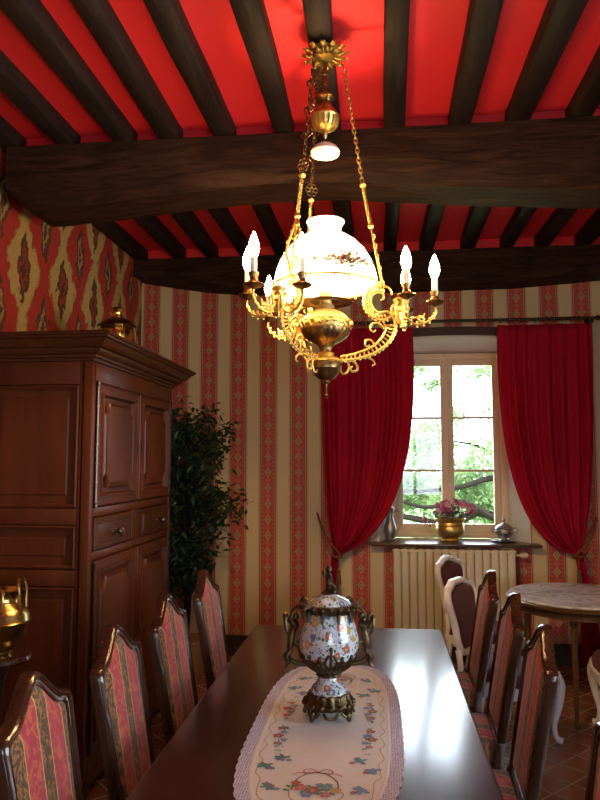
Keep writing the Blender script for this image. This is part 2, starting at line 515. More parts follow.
plain_window('window_2', False, RW[0], RW[1], RW[2], RW[3], XR+.22)
plain_window('window_3', True, RB[0], RB[1], RB[2], RB[3], YR-.22)

# baseboards
bm = B(); box(bm, XL+.02, XR-.02, YB-.022, YB, 0, .155, .004); box(bm, XL+.02, XR-.02, YB-.03, YB, .155, .17, .004)
struct('baseboard_back', bm, M_lintel)
bm = B(); box(bm, XL, XL+.02, YR, YB-.03, 0, .15, .004); struct('baseboard_left', bm, M_lintel)
bm = B(); box(bm, XR-.02, XR, YR, YB-.03, 0, .15, .004); struct('baseboard_right', bm, M_lintel)

# joists
jx = [-2.04,-1.707,-1.395,-1.11,-.814,-.503,-.225,.104,.429,.753,1.053,1.36,1.67,1.98,2.29,2.5]
tn = 1
for i, x in enumerate(jx):
    bm = B(); w = .056 + random.uniform(-.004,.004); loops = []
    n = 40
    for k in range(n+1):
        y = YR + (5.99-YR)*k/n
        dx = .014*math.sin(y*1.1+i*2.1) + random.uniform(-.002,.002) if i not in (0,) else 0
        zb = 3.385 + .006*math.sin(y*.9+i)
        ww = w + .004*math.sin(y*2.3+i*1.7)
        loops.append([(x+dx-ww, y, ZC), (x+dx-ww, y, zb+.008), (x+dx-ww+.008, y, zb), (x+dx+ww-.008, y, zb), (x+dx+ww, y, zb+.008), (x+dx+ww, y, ZC)])
    skin(bm, loops, True, (True, True))
    bmesh.ops.recalc_face_normals(bm, faces=bm.faces)
    struct('trim_%d' % tn, bm, M_joist, smooth=True, angle=50); tn += 1

def beam(x0, x1, y0, y1, zt, zbf, ch, name, endcut=0):
    bm = B(); n = 70; loops = []
    for k in range(n+1):
        x = x0 + (x1-x0)*k/n
        zb = zbf(x)
        if endcut and x < x0+endcut: zb += (endcut-(x-x0))*.75
        def j(s): return .010*noise.noise(Vector((x*2.2, s*5, 1.7))) + .004*noise.noise(Vector((x*11, s*5, 4)))
        loops.append([(x, y0+j(0), zt), (x, y0+j(1)-.004, (zt+zb)/2), (x, y0+j(2), zb+ch), (x, y0+ch*.8+j(3), zb+j(4)), (x, (y0+y1)/2, zb+j(8)),
                      (x, y1-ch*.8, zb+j(5)), (x, y1+j(6), zb+ch), (x, y1, zt)])
    skin(bm, loops, True, (True, True))
    bmesh.ops.recalc_face_normals(bm, faces=bm.faces)
    return struct(name, bm, M_beam, smooth=True, angle=35)
def zmain(x): return 3.0 + .115*math.exp(-((x+.45)/1.1)**2)
beam(-2.05, XR-.002, 3.57, 3.90, 3.384, zmain, .035, 'trim_%d' % tn, .14); tn += 1
def zback(x): return 3.085 + .14*max(0, (-x-1.0)/1.05)**1.6 + .05*max(0, (x-.8)/1.0)**1.5
beam(XL+.002, XR-.002, 5.76, 5.995, 3.384, zback, .02, 'trim_%d' % tn); tn += 1

# ------------------------------------------------------------------ window: reveal, lintel, casement, sill
bm = B()
for xa, xb, xc in ((WX0, WX0+.012, .10), (WX1, WX1-.012, 1.125)):   # splayed side faces
    skin(bm, [[(xa, YB-.001, z), (xb, YB-.001, z), (xc, YB+.30, z), (xc, YB+.44, z), (xa, YB+.44, z)] for z in (WZ0, WZ1)], True, (True, True))
n = 16; loops = []
for k in range(n+1):
    x = WX0 + (WX1-WX0)*k/n; a = (k/n-.5)*2
    zb = 2.64 + .05*(1-a*a)
    loops.append([(x, YB-.001, zb), (x, YB+.44, 2.585), (x, YB+.44, WZ1), (x, YB-.001, WZ1)])
skin(bm, loops, True, (True, True)); bmesh.ops.recalc_face_normals(bm, faces=bm.faces)
struct('trim_%d' % tn, bm, M_plaster, smooth=False); tn += 1
bm = B(); loops = []
for k in range(n+1):
    x = -.12 + (1.36+.12)*k/n; a = (k/n-.5)*2; ar = .045*(1-a*a)
    loops.append([(x, YB-.03, 2.66+ar), (x, YB+.02, 2.66+ar), (x, YB+.02, 2.73+ar), (x, YB-.03, 2.73+ar)])
skin(bm, loops, True, (True, True)); bmesh.ops.recalc_face_normals(bm, faces=bm.faces)
struct('trim_%d' % tn, bm, M_lintel); tn += 1
bm = B(); box(bm, -.07, 1.30, 5.86, 6.32, .94, .966, .006)
struct('trim_%d' % tn, bm, M_sill, smooth=True); tn += 1

WY = 6.35
wx0, wx1, wz0, wz1 = .10, 1.125, .967, 2.598
fr = B()
box(fr, wx0, wx0+.06, WY-.03, WY+.05, wz0, wz1, .004)
box(fr, wx1-.06, wx1, WY-.03, WY+.05, wz0, wz1, .004)
box(fr, wx0+.06, wx1-.06, WY-.03, WY+.05, 2.545, wz1, .004)
box(fr, wx0+.06, wx1-.06, WY-.03, WY+.05, wz0, wz0+.045, .004)
win = struct('window_1', fr, M_cream, smooth=True)
cx = .6125
for s, (a0, a1) in enumerate(((wx0+.06, cx), (cx, wx1-.06))):
    b = B(); z0, z1 = wz0+.045, 2.545; t = .055
    box(b, a0, a0+t, WY-.015, WY+.03, z0, z1, .005); box(b, a1-t, a1, WY-.015, WY+.03, z0, z1, .005)
    box(b, a0+t, a1-t, WY-.015, WY+.03, z0, z0+.075, .005); box(b, a0+t, a1-t, WY-.015, WY+.03, z1-t, z1, .005)
    h = (z1-t-z0-.075)/3
    for k in (1, 2):
        zz = z0+.075+h*k; box(b, a0+t, a1-t, WY-.008, WY+.024, zz-.011, zz+.011, .003)
    sash = link('window_sash', b, M_cream, win)
    for k in range(3):
        g = B(); zz = z0+.075+h*k
        box(g, a0+t, a1-t, WY+.004, WY+.009, zz+.011*(k>0), zz+h-.011*(k<2)); link('pane', g, M_glass, sash, False)
b = B(); tube(b, [(cx, WY-.045, wz0+.07), (cx, WY-.045, 2.59)], .009, 10); box(b, cx-.022, cx+.022, WY-.034, WY-.014, wz0+.05, 2.592, .006)
link('window_bolt', b, M_cream, win)
b = B(); box(b, cx-.018, cx+.018, WY-.06, WY-.035, 1.37, 1.47, .006); lathe(b, [(.001,-.018),(.014,-.012),(.018,0),(.014,.012),(.001,.018)], (cx, WY-.085, 1.42), 14)
tube(b, [(cx, WY-.09, 1.42), (cx, WY-.06, 1.42)], .008)
link('window_handle', b, M_cream, win)

# ------------------------------------------------------------------ curtain rod and curtains
RY, RZ = 5.85, 2.80
rod = thing('curtain_rod', 'dark wooden curtain rod with round end finial above the window', 'curtain rod', (.77, RY, RZ))
b = B(); tube(b, [(-1.32,0,0),(1.02,0,0)], .013, 12); link('rod', b, M_lintel, rod)
for s, xx in ((-1, -1.32), (1, 1.02)):
    b = B(); Mx = Matrix.Translation((xx,0,0)) @ Matrix.Rotation(PI/2*s, 4, 'Y')
    lathe(b, [(.013,-.02),(.022,-.01),(.022,.0),(.014,.008),(.026,.022),(.031,.036),(.024,.05),(.002,.058)], (0,0,0), 16, M=Mx)
    link('finial', b, M_lintel, rod)
for xx in (-1.26, .97):
    b = B(); box(b, xx-.015, xx+.015, .0, .148, -.035, -.012, .003); box(b, xx-.02, xx+.02, .135, .149, -.08, .03, .003)
    link('bracket', b, M_lintel, rod)

def curtain(name, label, side, xo, xi, P1, tie, tail_x, cord_hook):
    """xo outer top x, xi inner top x"""
    root = thing(name, label, 'curtain', (0,0,0))
    b = B(); nu, nv = 120, 46; top = 2.755; depth = .05; loops = []
    yc = RY
    for i in range(nu+1):
        u = i/nu
        x0 = xo + (xi-xo)*u
        # tie gather: spread of the strands at the tie
        tx = tie[0] + (u-.5)*.055*side; tz = tie[1]
        ph = 2*PI*8*u + 1.2*math.sin(u*9)
        col = []
        p0 = (x0, top)
        cxp = xo + (P1[0]-xo)*u**.9; czp = 1.35 + (P1[1]-1.35)*u
        for j in range(nv+1):
            t = j/nv
            x = (1-t)**2*p0[0] + 2*t*(1-t)*cxp + t*t*tx
            z = (1-t)**2*p0[1] + 2*t*(1-t)*czp + t*t*(tz + .035*(1-u))
            amp = (.030*(1-t)**.5 + .014) * (.75+.35*math.sin(u*17+1)) * min(1, .35+3*t)
            y = yc + amp*math.sin(ph + .8*math.sin(3*t+u*4)) - .02*math.sin(PI*t)
            col.append((x, y, z))
        # tail below the tie
        for j in range(1, 15):
            t = j/14
            wx = tail_x + (u-.5)*(.06+.12*t**.7)*side
            x = tx*(1-t**.6) + wx*t**.6
            z = (tz-.004) + (.06-tz)*t
            y = yc + (.010+.018*t)*math.sin(ph) 
            col.append((x, y, z))
        loops.append(col)
    skin(b, loops, False)
    o = link('drape', b, M_curt, root, True, 80)
    so = o.modifiers.new('thick', 'SOLIDIFY'); so.thickness = .003
    # rings
    N = 11
    for k in range(N):
        xx = xo + (xi-xo)*(k+.3)/(N-.3)
        r = B()
        pts = [(xx, RY + .024*math.cos(a), RZ - .007 + .024*math.sin(a)) for a in [2*PI*q/16 for q in range(16)]]
        tube(r, pts, .0032, 6, True); tube(r, [(xx,RY,RZ-.031),(xx,RY,2.75)], .002, 5)
        link('curtain_ring', r, M_dbrass, root)
    # tieback cord
    r = B()
    hk = cord_hook
    pts = cr([(hk[0], 5.985, hk[1]), (hk[0]+(tie[0]-hk[0])*.5, 5.80, (hk[1]+tie[1])/2), (tie[0]+.03*side, 5.80, tie[1]+.0), (tie[0]-.035*side*-1, 5.81, tie[1]-.015)], 6)
    tube(r, pts, .008, 8)
    tube(r, cr([(tie[0]+.045*side,5.82,tie[1]),(tie[0],5.785,tie[1]-.012),(tie[0]-.045*side,5.82,tie[1]-.002),(tie[0],5.895,tie[1])],6,True), .009, 8, True)
    cd = link('tieback_cord', r, M_cord, root)
    t = B(); tx, ty, tz = tie[0]+.015*side, 5.785, tie[1]-.02
    tube(t, [(tx,ty,tz),(tx,ty-.004,tz-.09)], .004, 6)
    lathe(t, [(.004,0),(.016,-.01),(.018,-.025),(.012,-.035),(.017,-.045),(.022,-.12),(.02,-.125)], (tx,ty-.004,tz-.085), 14, flute=.08, nf=7)
    link('tassel', t, M_cord, cd)
    return root
curtain('curtain', 'crimson curtain tied back left of the window, behind the chandelier', 1, -.47, .295, (.37,1.10), (-.345,.87), -.44, (-.52,1.20))
curtain('curtain', 'crimson curtain tied back right of the window, above the round table', -1, 1.74, .985, (.93,1.02), (1.57,.90), 1.66, (1.76,1.18))

# ------------------------------------------------------------------ radiator
rad = thing('radiator', 'cream panel radiator under the window sill', 'radiator', (.60, 5.90, 0))
b = B(); w = .975; x0 = -w/2
nf = 15; fw = w/nf
for k in range(nf):
    xa = x0+k*fw
    box(b, xa+.002, xa+fw-.002, -.045, -.0, .155, .905, .010)
box(b, x0+.004, x0+w-.004, -.01, .045, .16, .895, .004)
link('panel', b, M_radi, rad)
b = B(); loops = []
for k in range(121):
    x = x0 - .004 + (w+.008)*k/120; zt = .918 + .009*abs(math.sin(k/120*nf*PI))
    loops.append([(x,-.05,.90),(x,.048,.90),(x,.048,zt-.008),(x,-.045,zt),(x,-.05,zt-.006)])
skin(b, loops, True, (True,True)); bmesh.ops.recalc_face_normals(b, faces=b.faces)
link('top_grille', b, M_radi, rad)
b = B(); tube(b, [(w/2-.005,-.0,.88),(w/2+.05,-.0,.88)], .011, 10); lathe(b, [(.012,-.01),(.02,0),(.024,.03),(.02,.05),(.004,.055)], (0,0,0), 14, M=Matrix.Translation((w/2+.05,0,.88)) @ Matrix.Rotation(PI/2,4,'Y'))
link('valve', b, M_radi, rad); b = B(); tube(b, [(w/2+.035,0,.87),(w/2+.035,0,.02)], .008, 8)
link('pipe', b, M_dbrass, rad)
for xx in (-.36,.36):
    b = B(); box(b, xx-.02, xx+.02, -.03, .04, 0, .17, .004); link('foot', b, M_radi, rad)

# ------------------------------------------------------------------ things on the sill
jug = thing('pewter_jug', 'pewter wine jug with long handle on the left of the sill', 'jug', (.095, 6.10, .967), -.3)
b = B(); lathe(b, [(.0,0),(.045,0),(.048,.008),(.040,.02),(.050,.05),(.055,.085),(.050,.12),(.034,.165),(.028,.20),(.030,.235),(.038,.26),(.034,.262),(.026,.23),(.024,.2),(.0,.19)], seg=28)
link('body', b, M_pewter, jug)
b = B(); tube(b, cr([(.032,0,.235),(.075,0,.25),(.10,0,.20),(.095,0,.14),(.07,0,.085),(.052,0,.07)],6), .006, 8, sq=.7); link('handle', b, M_pewter, jug)
b = B(); lathe(b, [(.038,.262),(.034,.272),(.014,.283),(.006,.29),(.010,.298),(.0,.306)], seg=20); link('lid', b, M_pewter, jug)
b = B(); tube(b, cr([(-.028,0,.21),(-.045,0,.235),(-.058,0,.258)],4), [.012,.010,.007], 8); link('spout', b, M_pewter, jug)

pl = thing('flower_pot', 'shiny brass planter of pink flowers in the middle of the sill', 'planter', (.60, 6.11, .967))
b = B(); lathe(b, [(0,0),(.070,0),(.075,.008),(.07,.018),(.095,.04),(.118,.075),(.122,.10),(.116,.122),(.120,.13),(.116,.138),(.112,.155),(.124,.178),(.132,.186),(.128,.19),(.108,.165),(.105,.13),(.0,.12)], seg=40)
link('pot', b, M_pbrass, pl)
b = B(); random.seed(3)
def leafquad(bm, p, d, w, l, nrm, mi=0, fold=.15):
    d = d.normalized(); s = d.cross(nrm)
    if s.length < 1e-4: s = d.orthogonal()
    s = s.normalized(); nn = s.cross(d)
    a = bm.verts.new(p); m1 = bm.verts.new(p+d*l*.45+s*w*.5+nn*w*fold); m2 = bm.verts.new(p+d*l*.45-s*w*.5+nn*w*fold); e = bm.verts.new(p+d*l)
    mid = bm.verts.new(p+d*l*.5)
    for q in ((a,m1,mid),(mid,m1,e),(a,mid,m2),(mid,e,m2)):
        f = bm.faces.new(q); f.material_index = mi
tips = []
for k in range(38):
    a = random.uniform(0,2*PI); r = random.uniform(.03,.20); h = random.uniform(.02,.125)*(1.25-r*3)
    if k in (0,1): a = PI+.2; r = .21; h = -.03-.02*k
    tip = Vector((r*math.cos(a)*1.05, r*math.sin(a)*.62, .19+h)); tips.append(tip)
    tube(b, cr([(.3*tip.x,.3*tip.y,.13),(.6*tip.x,.6*tip.y,.2+h*.8),tip],4), .0018, 5, mi=0)
    for q in range(4):
        t = random.uniform(.4,1); p = Vector((tip.x*t, tip.y*t, .15+(tip.z-.15)*t))
        d = Vector((random.uniform(-1,1),random.uniform(-1,1),random.uniform(-.3,.8)))
        leafquad(b, p, d, .022, .05, Vector((0,0,1)))
link('foliage', b, M_fleaf, pl, False)
for k, tip in enumerate(tips[:30]):
    f = B(); ax = Euler((random.uniform(.3,1.3), random.uniform(-.6,.6), random.uniform(0,6))).to_matrix()
    for q in range(6):
        a = 2*PI*q/6; d = ax @ Vector((math.cos(a), math.sin(a), .35)); leafquad(f, tip+Vector((0,0,.012)), d, .036, .040, ax @ Vector((0,0,1)))
    ball(f, tip, .005, seg=6, rings=4)
    link('flower', f, M_petal if k % 3 else M_petal2, pl, False)

tu = thing('tureen', 'small lidded pewter tureen on a saucer on the right of the sill', 'tureen', (1.04, 6.08, .967))
b = B(); lathe(b, [(0,0),(.07,0),(.10,.006),(.108,.012),(.10,.013),(.07,.007),(0,.007)], seg=36); link('saucer', b, M_pewter, tu)
b = B(); lathe(b, [(0,.008),(.045,.008),(.047,.014),(.025,.022),(.022,.03),(.045,.042),(.07,.065),(.076,.085),(.070,.105),(.076,.11),(.072,.113),(0,.112)], seg=36); link('bowl', b, M_pewter, tu)
b = B(); lathe(b, [(.074,.113),(.070,.12),(.05,.135),(.03,.148),(.012,.155),(.007,.165),(.013,.178),(.008,.190),(.004,.2),(.0,.207)], seg=30); link('lid', b, M_pewter, tu)
for s in (-1,1):
    b = B(); tube(b, cr([(s*.070,0,.075),(s*.095,0,.085),(s*.105,0,.105),(s*.09,0,.115),(s*.072,0,.10)],5), .0045, 7); link('handle', b, M_pewter, tu)

# ------------------------------------------------------------------ armoire (front faces +x)
AX, AY = -1.42, 4.035
arm = thing('armoire', 'tall carved walnut armoire with four doors and two drawers at the left wall', 'armoire', (AX, AY, 0))
D, W2 = .63, .685    # depth, half width ; local front x = 0
b = B()
box(b, -D+.01, -.03, -W2+.02, W2-.02, .12, 2.14)
# front stiles and rails
for y0, y1 in ((-W2, -W2+.05), (W2-.05, W2)): box(b, -.055, 0, y0, y1, .10, 2.16, .004)
box(b, -.04, -.004, -.035, .035, 1.37, 2.03, .003); box(b, -.04, -.004, -.035, .035, .2, 1.12, .003)
for z0, z1 in ((2.04,2.16),(1.355,1.40),(1.14,1.18),(.10,.20)): box(b, -.04, -.002, -W2+.055, W2-.055, z0, z1, .004)
box(b, -.04, -.002, -.07, .07, 1.18, 1.355, .004)
# side stiles and rails (both ends) 
for s in (-1, 1):
    ys = (-W2, -W2+.04) if s < 0 else (W2-.04, W2)
    box(b, -D, -D+.08, ys[0], ys[1], .10, 2.16, .006)
    box(b, -.065, -.04, ys[0], ys[1], .10, 2.16, .004)
    for z0, z1 in ((2.02,2.16),(1.32,1.40),(1.02,1.10),(.10,.30)): box(b, -D+.08, -.065, ys[0]+.001, ys[1]-.001, z0, z1, .004)
body = link('body', b, M_armo, arm)
# side panels
for s in (-1,1):
    for z0, z1 in ((1.405,2.015),(1.105,1.315),(.305,1.015)):
        p = B()
        panel(p, rect(-D+.083, -.068, z0, z1), [(0,.0),(0,.040),(.008,.043),(.012,.036),(.018,.034),(.022,.014),(.045,.014),(.065,.024)],
              lambda u, v, h, s=s: Vector((u, s*(W2-.04+h), v)))
        bmesh.ops.recalc_face_normals(p, faces=p.faces)
        link('side_panel', p, M_armo, arm, True, 25)
# cornice
b = B()
prof = [(0,2.135),(.010,2.138),(.012,2.150),(.026,2.154),(.028,2.166),(.040,2.170),(.052,2.182),(.056,2.196),(.075,2.200),(.080,2.206),(.098,2.224),(.104,2.236),(.118,2.239),(.122,2.250),(.132,2.252),(.132,2.264),(.122,2.27)]
loops = [[(-D, -W2-o_, z), (o_, -W2-o_, z), (o_, W2+o_, z), (-D, W2+o_, z)] for o_, z in prof]
skin(b, loops, True, (True, True)); bmesh.ops.recalc_face_normals(b, faces=b.faces)
link('cornice', b, M_armo_h, arm, True, 20)
# plinth + feet
b = B(); box(b, -D-.0, .02, -W2-.02, W2+.02, .07, .115, .008); link('plinth', b, M_armo_h, arm)
for sx in (-D+.06, -.05):
    for sy in (-W2+.06, W2-.06):
        b = B(); lathe(b, [(.03,0),(.052,.01),(.058,.035),(.045,.06),(.04,.07)], (sx, sy, 0), 20); link('foot', b, M_armo, arm)
def scoop_outline(y0, y1, z0, z1, r=.055):
    pts = []
    for cx_, cz_, a0 in ((y0,z0,90),(y1,z0,180),(y1,z1,270),(y0,z1,0)):
        # concave quarter scoop at each corner, with small shoulders (walk CCW)
        seq = range(0, 91, 15)
        for a in seq:
            ang = math.radians(a0 - a)
            pts.append(Vector((cx_+r*math.cos(ang), cz_+r*math.sin(ang))))
    return pts
def door(y0, y1, z0, z1, hinge_side, scoops=True):
    d = B()
    mp = lambda u, v, h: Vector((h, u, v))
    st = .058
    # frame
    panel(d, rect(y0, y1, z0, z1), [(0,-.035),(0,.004),(.006,.010),(.010,.010),(.012,.006),(st-.012,.006),(st-.010,.018),(st,.018),(st+.003,.002),(st+.008,-.014)], mp, fill=True)
    if scoops: out = scoop_outline(y0+st+.028, y1-st-.028, z0+st+.03, z1-st-.03, .062)
    else: out = rect(y0+st+.026, y1-st-.026, z0+st+.028, z1-st-.028)
    panel(d, out, [(0,-.013),(.003,.004),(.010,.012),(.016,.006),(.020,.010),(.03,.011)], mp, fill=True)
    bmesh.ops.recalc_face_normals(d, faces=d.faces)
    o = link('door', d, M_armo, arm, True, 22)
    hs = y0-.008 if hinge_side < 0 else y1+.008
    h = B()
    zm = (z0+z1)/2
    ll = (z1-z0)*.46
    tube(h, [(.010,hs,zm-ll),(.010,hs,zm+ll)], .005, 8)
    for q in range(7):
        zz = zm-ll+2*ll*q/6; ball(h, (.010,hs,zz), .0085, (1,1,.9), 10, 6)
    for q in (0, 6):
        zz = zm-ll+2*ll*q/6; ball(h, (.012,hs,zz+(.02 if q else -.02)), .007, (1,1,1.6), 8, 6)
    link('hinge', h, M_pewter if z0 > 1.2 and hinge_side < 0 else M_iron, o)
    kp = B(); ks = y1-.03 if hinge_side < 0 else y0+.03
    lathe(kp, [(.014,-.001),(.012,.003),(.004,.004)], (0,0,0), 12, M=Matrix.Translation((.010,ks,zm)) @ Matrix.Rotation(PI/2,4,'Y'))
    box(kp, .008,.012, ks-.008,ks+.008, zm-.03,zm+.03,.002)
    link('keyhole_plate', kp, M_iron, o)
for z0, z1 in ((1.405,2.035),(.205,1.135)):
    door(-W2+.065, -.012, z0, z1, -1); door(.012, W2-.065, z0, z1, 1)
for y0, y1, ky in ((-W2+.06, -.075, -.385), (.075, W2-.06, .355)):
    d = B()
    panel(d, rect(y0, y1, 1.185, 1.35), [(0,-.03),(0,.004),(.008,.010),(.014,.010),(.016,.004),(.032,.004),(.036,.010),(.046,.012)], lambda u,v,h: Vector((h,u,v)))
    bmesh.ops.recalc_face_normals(d, faces=d.faces)
    o = link('drawer', d, M_armo_h, arm, True, 22)
    k = B(); Mk = Matrix.Translation((.012, ky, 1.235+.03)) @ Matrix.Rotation(PI/2,4,'Y')
    lathe(k, [(.022,0),(.020,.006),(.010,.010),(.010,.022),(.020,.030),(.025,.042),(.021,.054),(.008,.060),(0,.061)], seg=20, M=Mk)
    link('knob', k, M_knob, o)

# brass pot with hood on the armoire
bp = thing('brass_lantern', 'domed brass lantern with bright collar standing on the armoire', 'lantern', (-1.575, 4.06, 2.27))
b = B(); lathe(b, [(0,0),(.065,0),(.07,.01),(.055,.025),(.07,.05),(.085,.09),(.088,.13),(.08,.17),(.07,.185),(.0,.19)], seg=32); link('body', b, M_brass, bp)
b = B(); lathe(b, [(.112,.178),(.118,.182),(.113,.19),(.09,.212),(.055,.23),(.036,.237),(.036,.242),(0,.245)], seg=36); link('hood', b, M_dbrass, bp)
b = B(); lathe(b, [(.034,.240),(.030,.255),(.036,.27),(.044,.288),(.040,.295),(.038,.288),(.028,.268),(.0,.262)], seg=28); link('collar', b, M_brass, bp)
for a in (.45, -.8, 2.2, -2.6):
    c, s_ = math.cos(a), math.sin(a)
    b = B(); tube(b, cr([(.10*c,.10*s_,.19),(.112*c,.112*s_,.12),(.105*c,.105*s_,.03),(.10*c,.10*s_,.006)],5), .005, 8); link('strut', b, M_dbrass, bp)

# ------------------------------------------------------------------ ficus
fic = thing('potted_ficus', 'tall dark leafy ficus between the armoire and striped wall', 'potted plant', (-1.47, 5.28, 0))
b = B(); lathe(b, [(0,0),(.13,0),(.15,.12),(.17,.28),(.18,.30),(.17,.31),(.155,.29),(0,.27)], seg=28); link('pot', b, M_pot, fic)
b = B(); random.seed(11)
tube(b, cr([(0,0,.26),(.02,.01,.7),(-.01,0,1.1),(.02,0,1.6),(0,0,1.95)],6), [.02,.018,.015,.01,.005], 8)
tube(b, cr([(.02,.02,.26),(.05,-.02,.7),(.02,.02,1.1),(.1,-.05,1.5)],6), [.014,.012,.01,.004], 8)
br = []
for k in range(46):
    z = random.uniform(.75, 1.98); a = random.uniform(-PI,PI)
    env = .42*math.sin(PI*min(1,max(0,(2.12-z)/1.5))**.75)+.05
    r = env*random.uniform(.55,1)
    tip = Vector((r*math.cos(a), max(-.5, min(.45, r*math.sin(a))), z+random.uniform(-.05,.12)))
    st = Vector((0,0,z-.18)); tube(b, cr([st, (st+tip)/2+Vector((0,0,.05)), tip],4), [.006,.002], 5); br.append((st,tip))
link('trunk', b, M_bark, fic)
b = B()
for st, tip in br:
    for q in range(115):
        t = random.uniform(.25,1.06)
        p = st.lerp(tip, t) + Vector((random.gauss(0,.045),random.gauss(0,.045),random.gauss(0,.05)))
        if p.x < -.58: continue
        d = Vector((random.uniform(-1,1),random.uniform(-1,1),random.uniform(-1,.35)))
        leafquad(b, p, d, random.uniform(.024,.04), random.uniform(.045,.085), Vector((random.uniform(-1,1),random.uniform(-1,1),1)))
link('foliage', b, M_leaf, fic, False)

# ------------------------------------------------------------------ dining table
TX, TY0, TY1 = -.175, .85, 3.85
tb = thing('dining_table', 'long polished dark mahogany dining table with a runner on it', 'table', (TX, (TY0+TY1)/2, 0))
L2 = (TY1-TY0)/2
b = B(); box(b, -.495,.495,-L2,L2,.715,.75,.008, seg=3); link('tabletop', b, M_table, tb)
b = B()
for s in (-1,1):
    box(b, s*.42-.012, s*.42+.012, -L2+.08, L2-.08, .615, .715, .003); box(b, -.408,.408, s*(L2-.08)-.012, s*(L2-.08)+.012, .615,.715,.003)
link('apron', b, M_table, tb)
for sy in (-.85,.85):
    b = B(); lathe(b, [(.07,.10),(.085,.13),(.05,.20),(.045,.26),(.075,.38),(.08,.44),(.05,.54),(.045,.60),(.09,.66),(.10,.7145)], (0,sy,0), 28); link('pedestal', b, M_table, tb)
    for sg in (-1,1):
        for ax in (0,1):
            e = Vector((sg*.15,0,0)) if ax else Vector((0,sg*.30,0))
            b = B(); tube(b, cr([(0,sy,.15),(e.x*.4,sy+e.y*.4,.14),(e.x*.8,sy+e.y*.8,.06),(e.x,sy+e.y,.026)],5), [.04,.032,.026,.026], 10); link('foot', b, M_table, tb)

# ------------------------------------------------------------------ dining chairs (face +x local; peak above x = 0)
def chair_outline(w=.0):
    right = [(.185,.47),(.192,.60),(.203,.80),(.215,.945),(.214,.958),(.196,.966),(.168,.968),(.140,.976),(.112,.993),(.084,1.014),(.056,1.036),(.030,1.054),(.012,1.0615)]
    right = [(.185,.47),(.192,.60),(.203,.80),(.213,.925),(.211,.945),(.200,.957),(.180,.962),(.158,.966),(.135,.975),(.110,.992),(.084,1.012),(.058,1.034),(.034,1.051),(.014,1.060)]
    pts = [Vector(p) for p in right] + [Vector((-p[0], p[1])) for p in reversed(right)]
    return pts
RK = .17
def bk(u, v, h):   # back plane mapping with rake
    return Vector((-(v-1.06)*-RK*1 * 1 + h, u, v)) if False else Vector(((1.06-v)*RK + h, u, v))
ch = thing('dining_chair', 'x', 'chair', (0,0,0))
b = B()
ol = chair_outline()
def soff(pts, i): return [Vector((p.x*(1-i/.213), .775+(p.y-.775)*(1-i/.295))) for p in pts]
prof = [(0,-.022),(0,.006),(.004,.014),(.012,.019),(.019,.016),(.022,.011),(.028,.013),(.034,.012),(.040,.004),(.042,-.004),(.042,-.018),(.036,-.022)]
loops = [[bk(p.x, p.y, h) for p in soff(ol, i)] for i, h in prof]
skin(b, loops, True, ring=True); bmesh.ops.recalc_face_normals(b, faces=b.faces)
link('back_frame', b, M_chairw, ch, True, 35)
b = B()
skin(b, [[bk(p.x, p.y, h) for p in soff(ol, i)] for i, h in ((.040,-.016),(.040,.002),(.044,.008),(.054,.013),(.07,.016))], True, (True, True))
bmesh.ops.triangulate(b, faces=[f for f in b.faces if len(f.verts) > 4])
bmesh.ops.recalc_face_normals(b, faces=b.faces)
link('backrest', b, M_uph, ch, True, 40)
xs = .10   # rear of the seat
b = B(); loops = []
for i, (hz, ins) in enumerate(((.425,0),(.455,-.004),(.475,.004),(.488,.02),(.494,.05))):
    lp = []
    for (x, y) in ((xs,-.19),(xs+.22,-.215),(xs+.41,-.235),(xs+.425,-.22),(xs+.425,.22),(xs+.41,.235),(xs+.22,.215),(xs,.19)):
        cxx, cyy = xs+.21, 0
        k = 1-ins/.22; lp.append((cxx+(x-cxx)*k, cyy+(y-cyy)*k, hz))
    loops.append(lp)
skin(b, loops, True, (True, True)); bmesh.ops.recalc_face_normals(b, faces=b.faces)
link('seat', b, M_uph, ch, True, 50)
b = B()
for s in (-1,1):
    vs = [(xs,s*.172),(xs+.40,s*.215)]
    skin(b, [[(x, y-s*.0, .36),(x, y+s*.018, .36),(x, y+s*.018, .425),(x, y, .425)] for x, y in vs], True, (True,True))
box(b, xs+.395, xs+.42, -.215,.215,.36,.425,.003); box(b, xs-.01, xs+.012,-.17,.17,.36,.425,.003)
bmesh.ops.recalc_face_normals(b, faces=b.faces)
link('seat_rail', b, M_chairw, ch, False)
for s in (-1,1):
    b = B(); lathe(b, [(.014,0),(.02,.01),(.017,.05),(.022,.12),(.024,.28),(.028,.31),(.018,.33),(.026,.35),(.026,.425)], (xs+.395, s*.205, 0), 16); link('leg', b, M_chairw, ch)
    b = B()
    pts = [(xs-.03,.0),(xs+.0,.22),(xs+.01,.42),(xs-.003,.50)]
    loops = []
    for (x, z) in [(q[0], q[2]) for q in cr([(p[0],0,p[1]) for p in pts], 5)]:
        loops.append([(x-.018,s*.187-.017,z),(x+.018,s*.187-.017,z),(x+.018,s*.187+.017,z),(x-.018,s*.187+.017,z)])
    skin(b, loops, True, (True,True)); bmesh.ops.recalc_face_normals(b, faces=b.faces)
    link('leg', b, M_chairw, ch, True, 30)
b = B(); tube(b, [(xs+.38,-.2,.17),(xs+.38,.2,.17)], .010, 8); link('stretcher', b, M_chairw, ch)
grp = 'striped dining chairs along the table'
spotsL = [(-.925,3.695,.0,'dining chair left of the table, at the far end before the ficus'),
          (-.93,3.03,-.02,'dining chair left of the table, second from the far end'),
          (-.935,2.445,.03,'dining chair left of the table, third from the far end'),
          (-.945,1.87,.05,'dining chair cut off by the lower left corner, below the brass pot')]
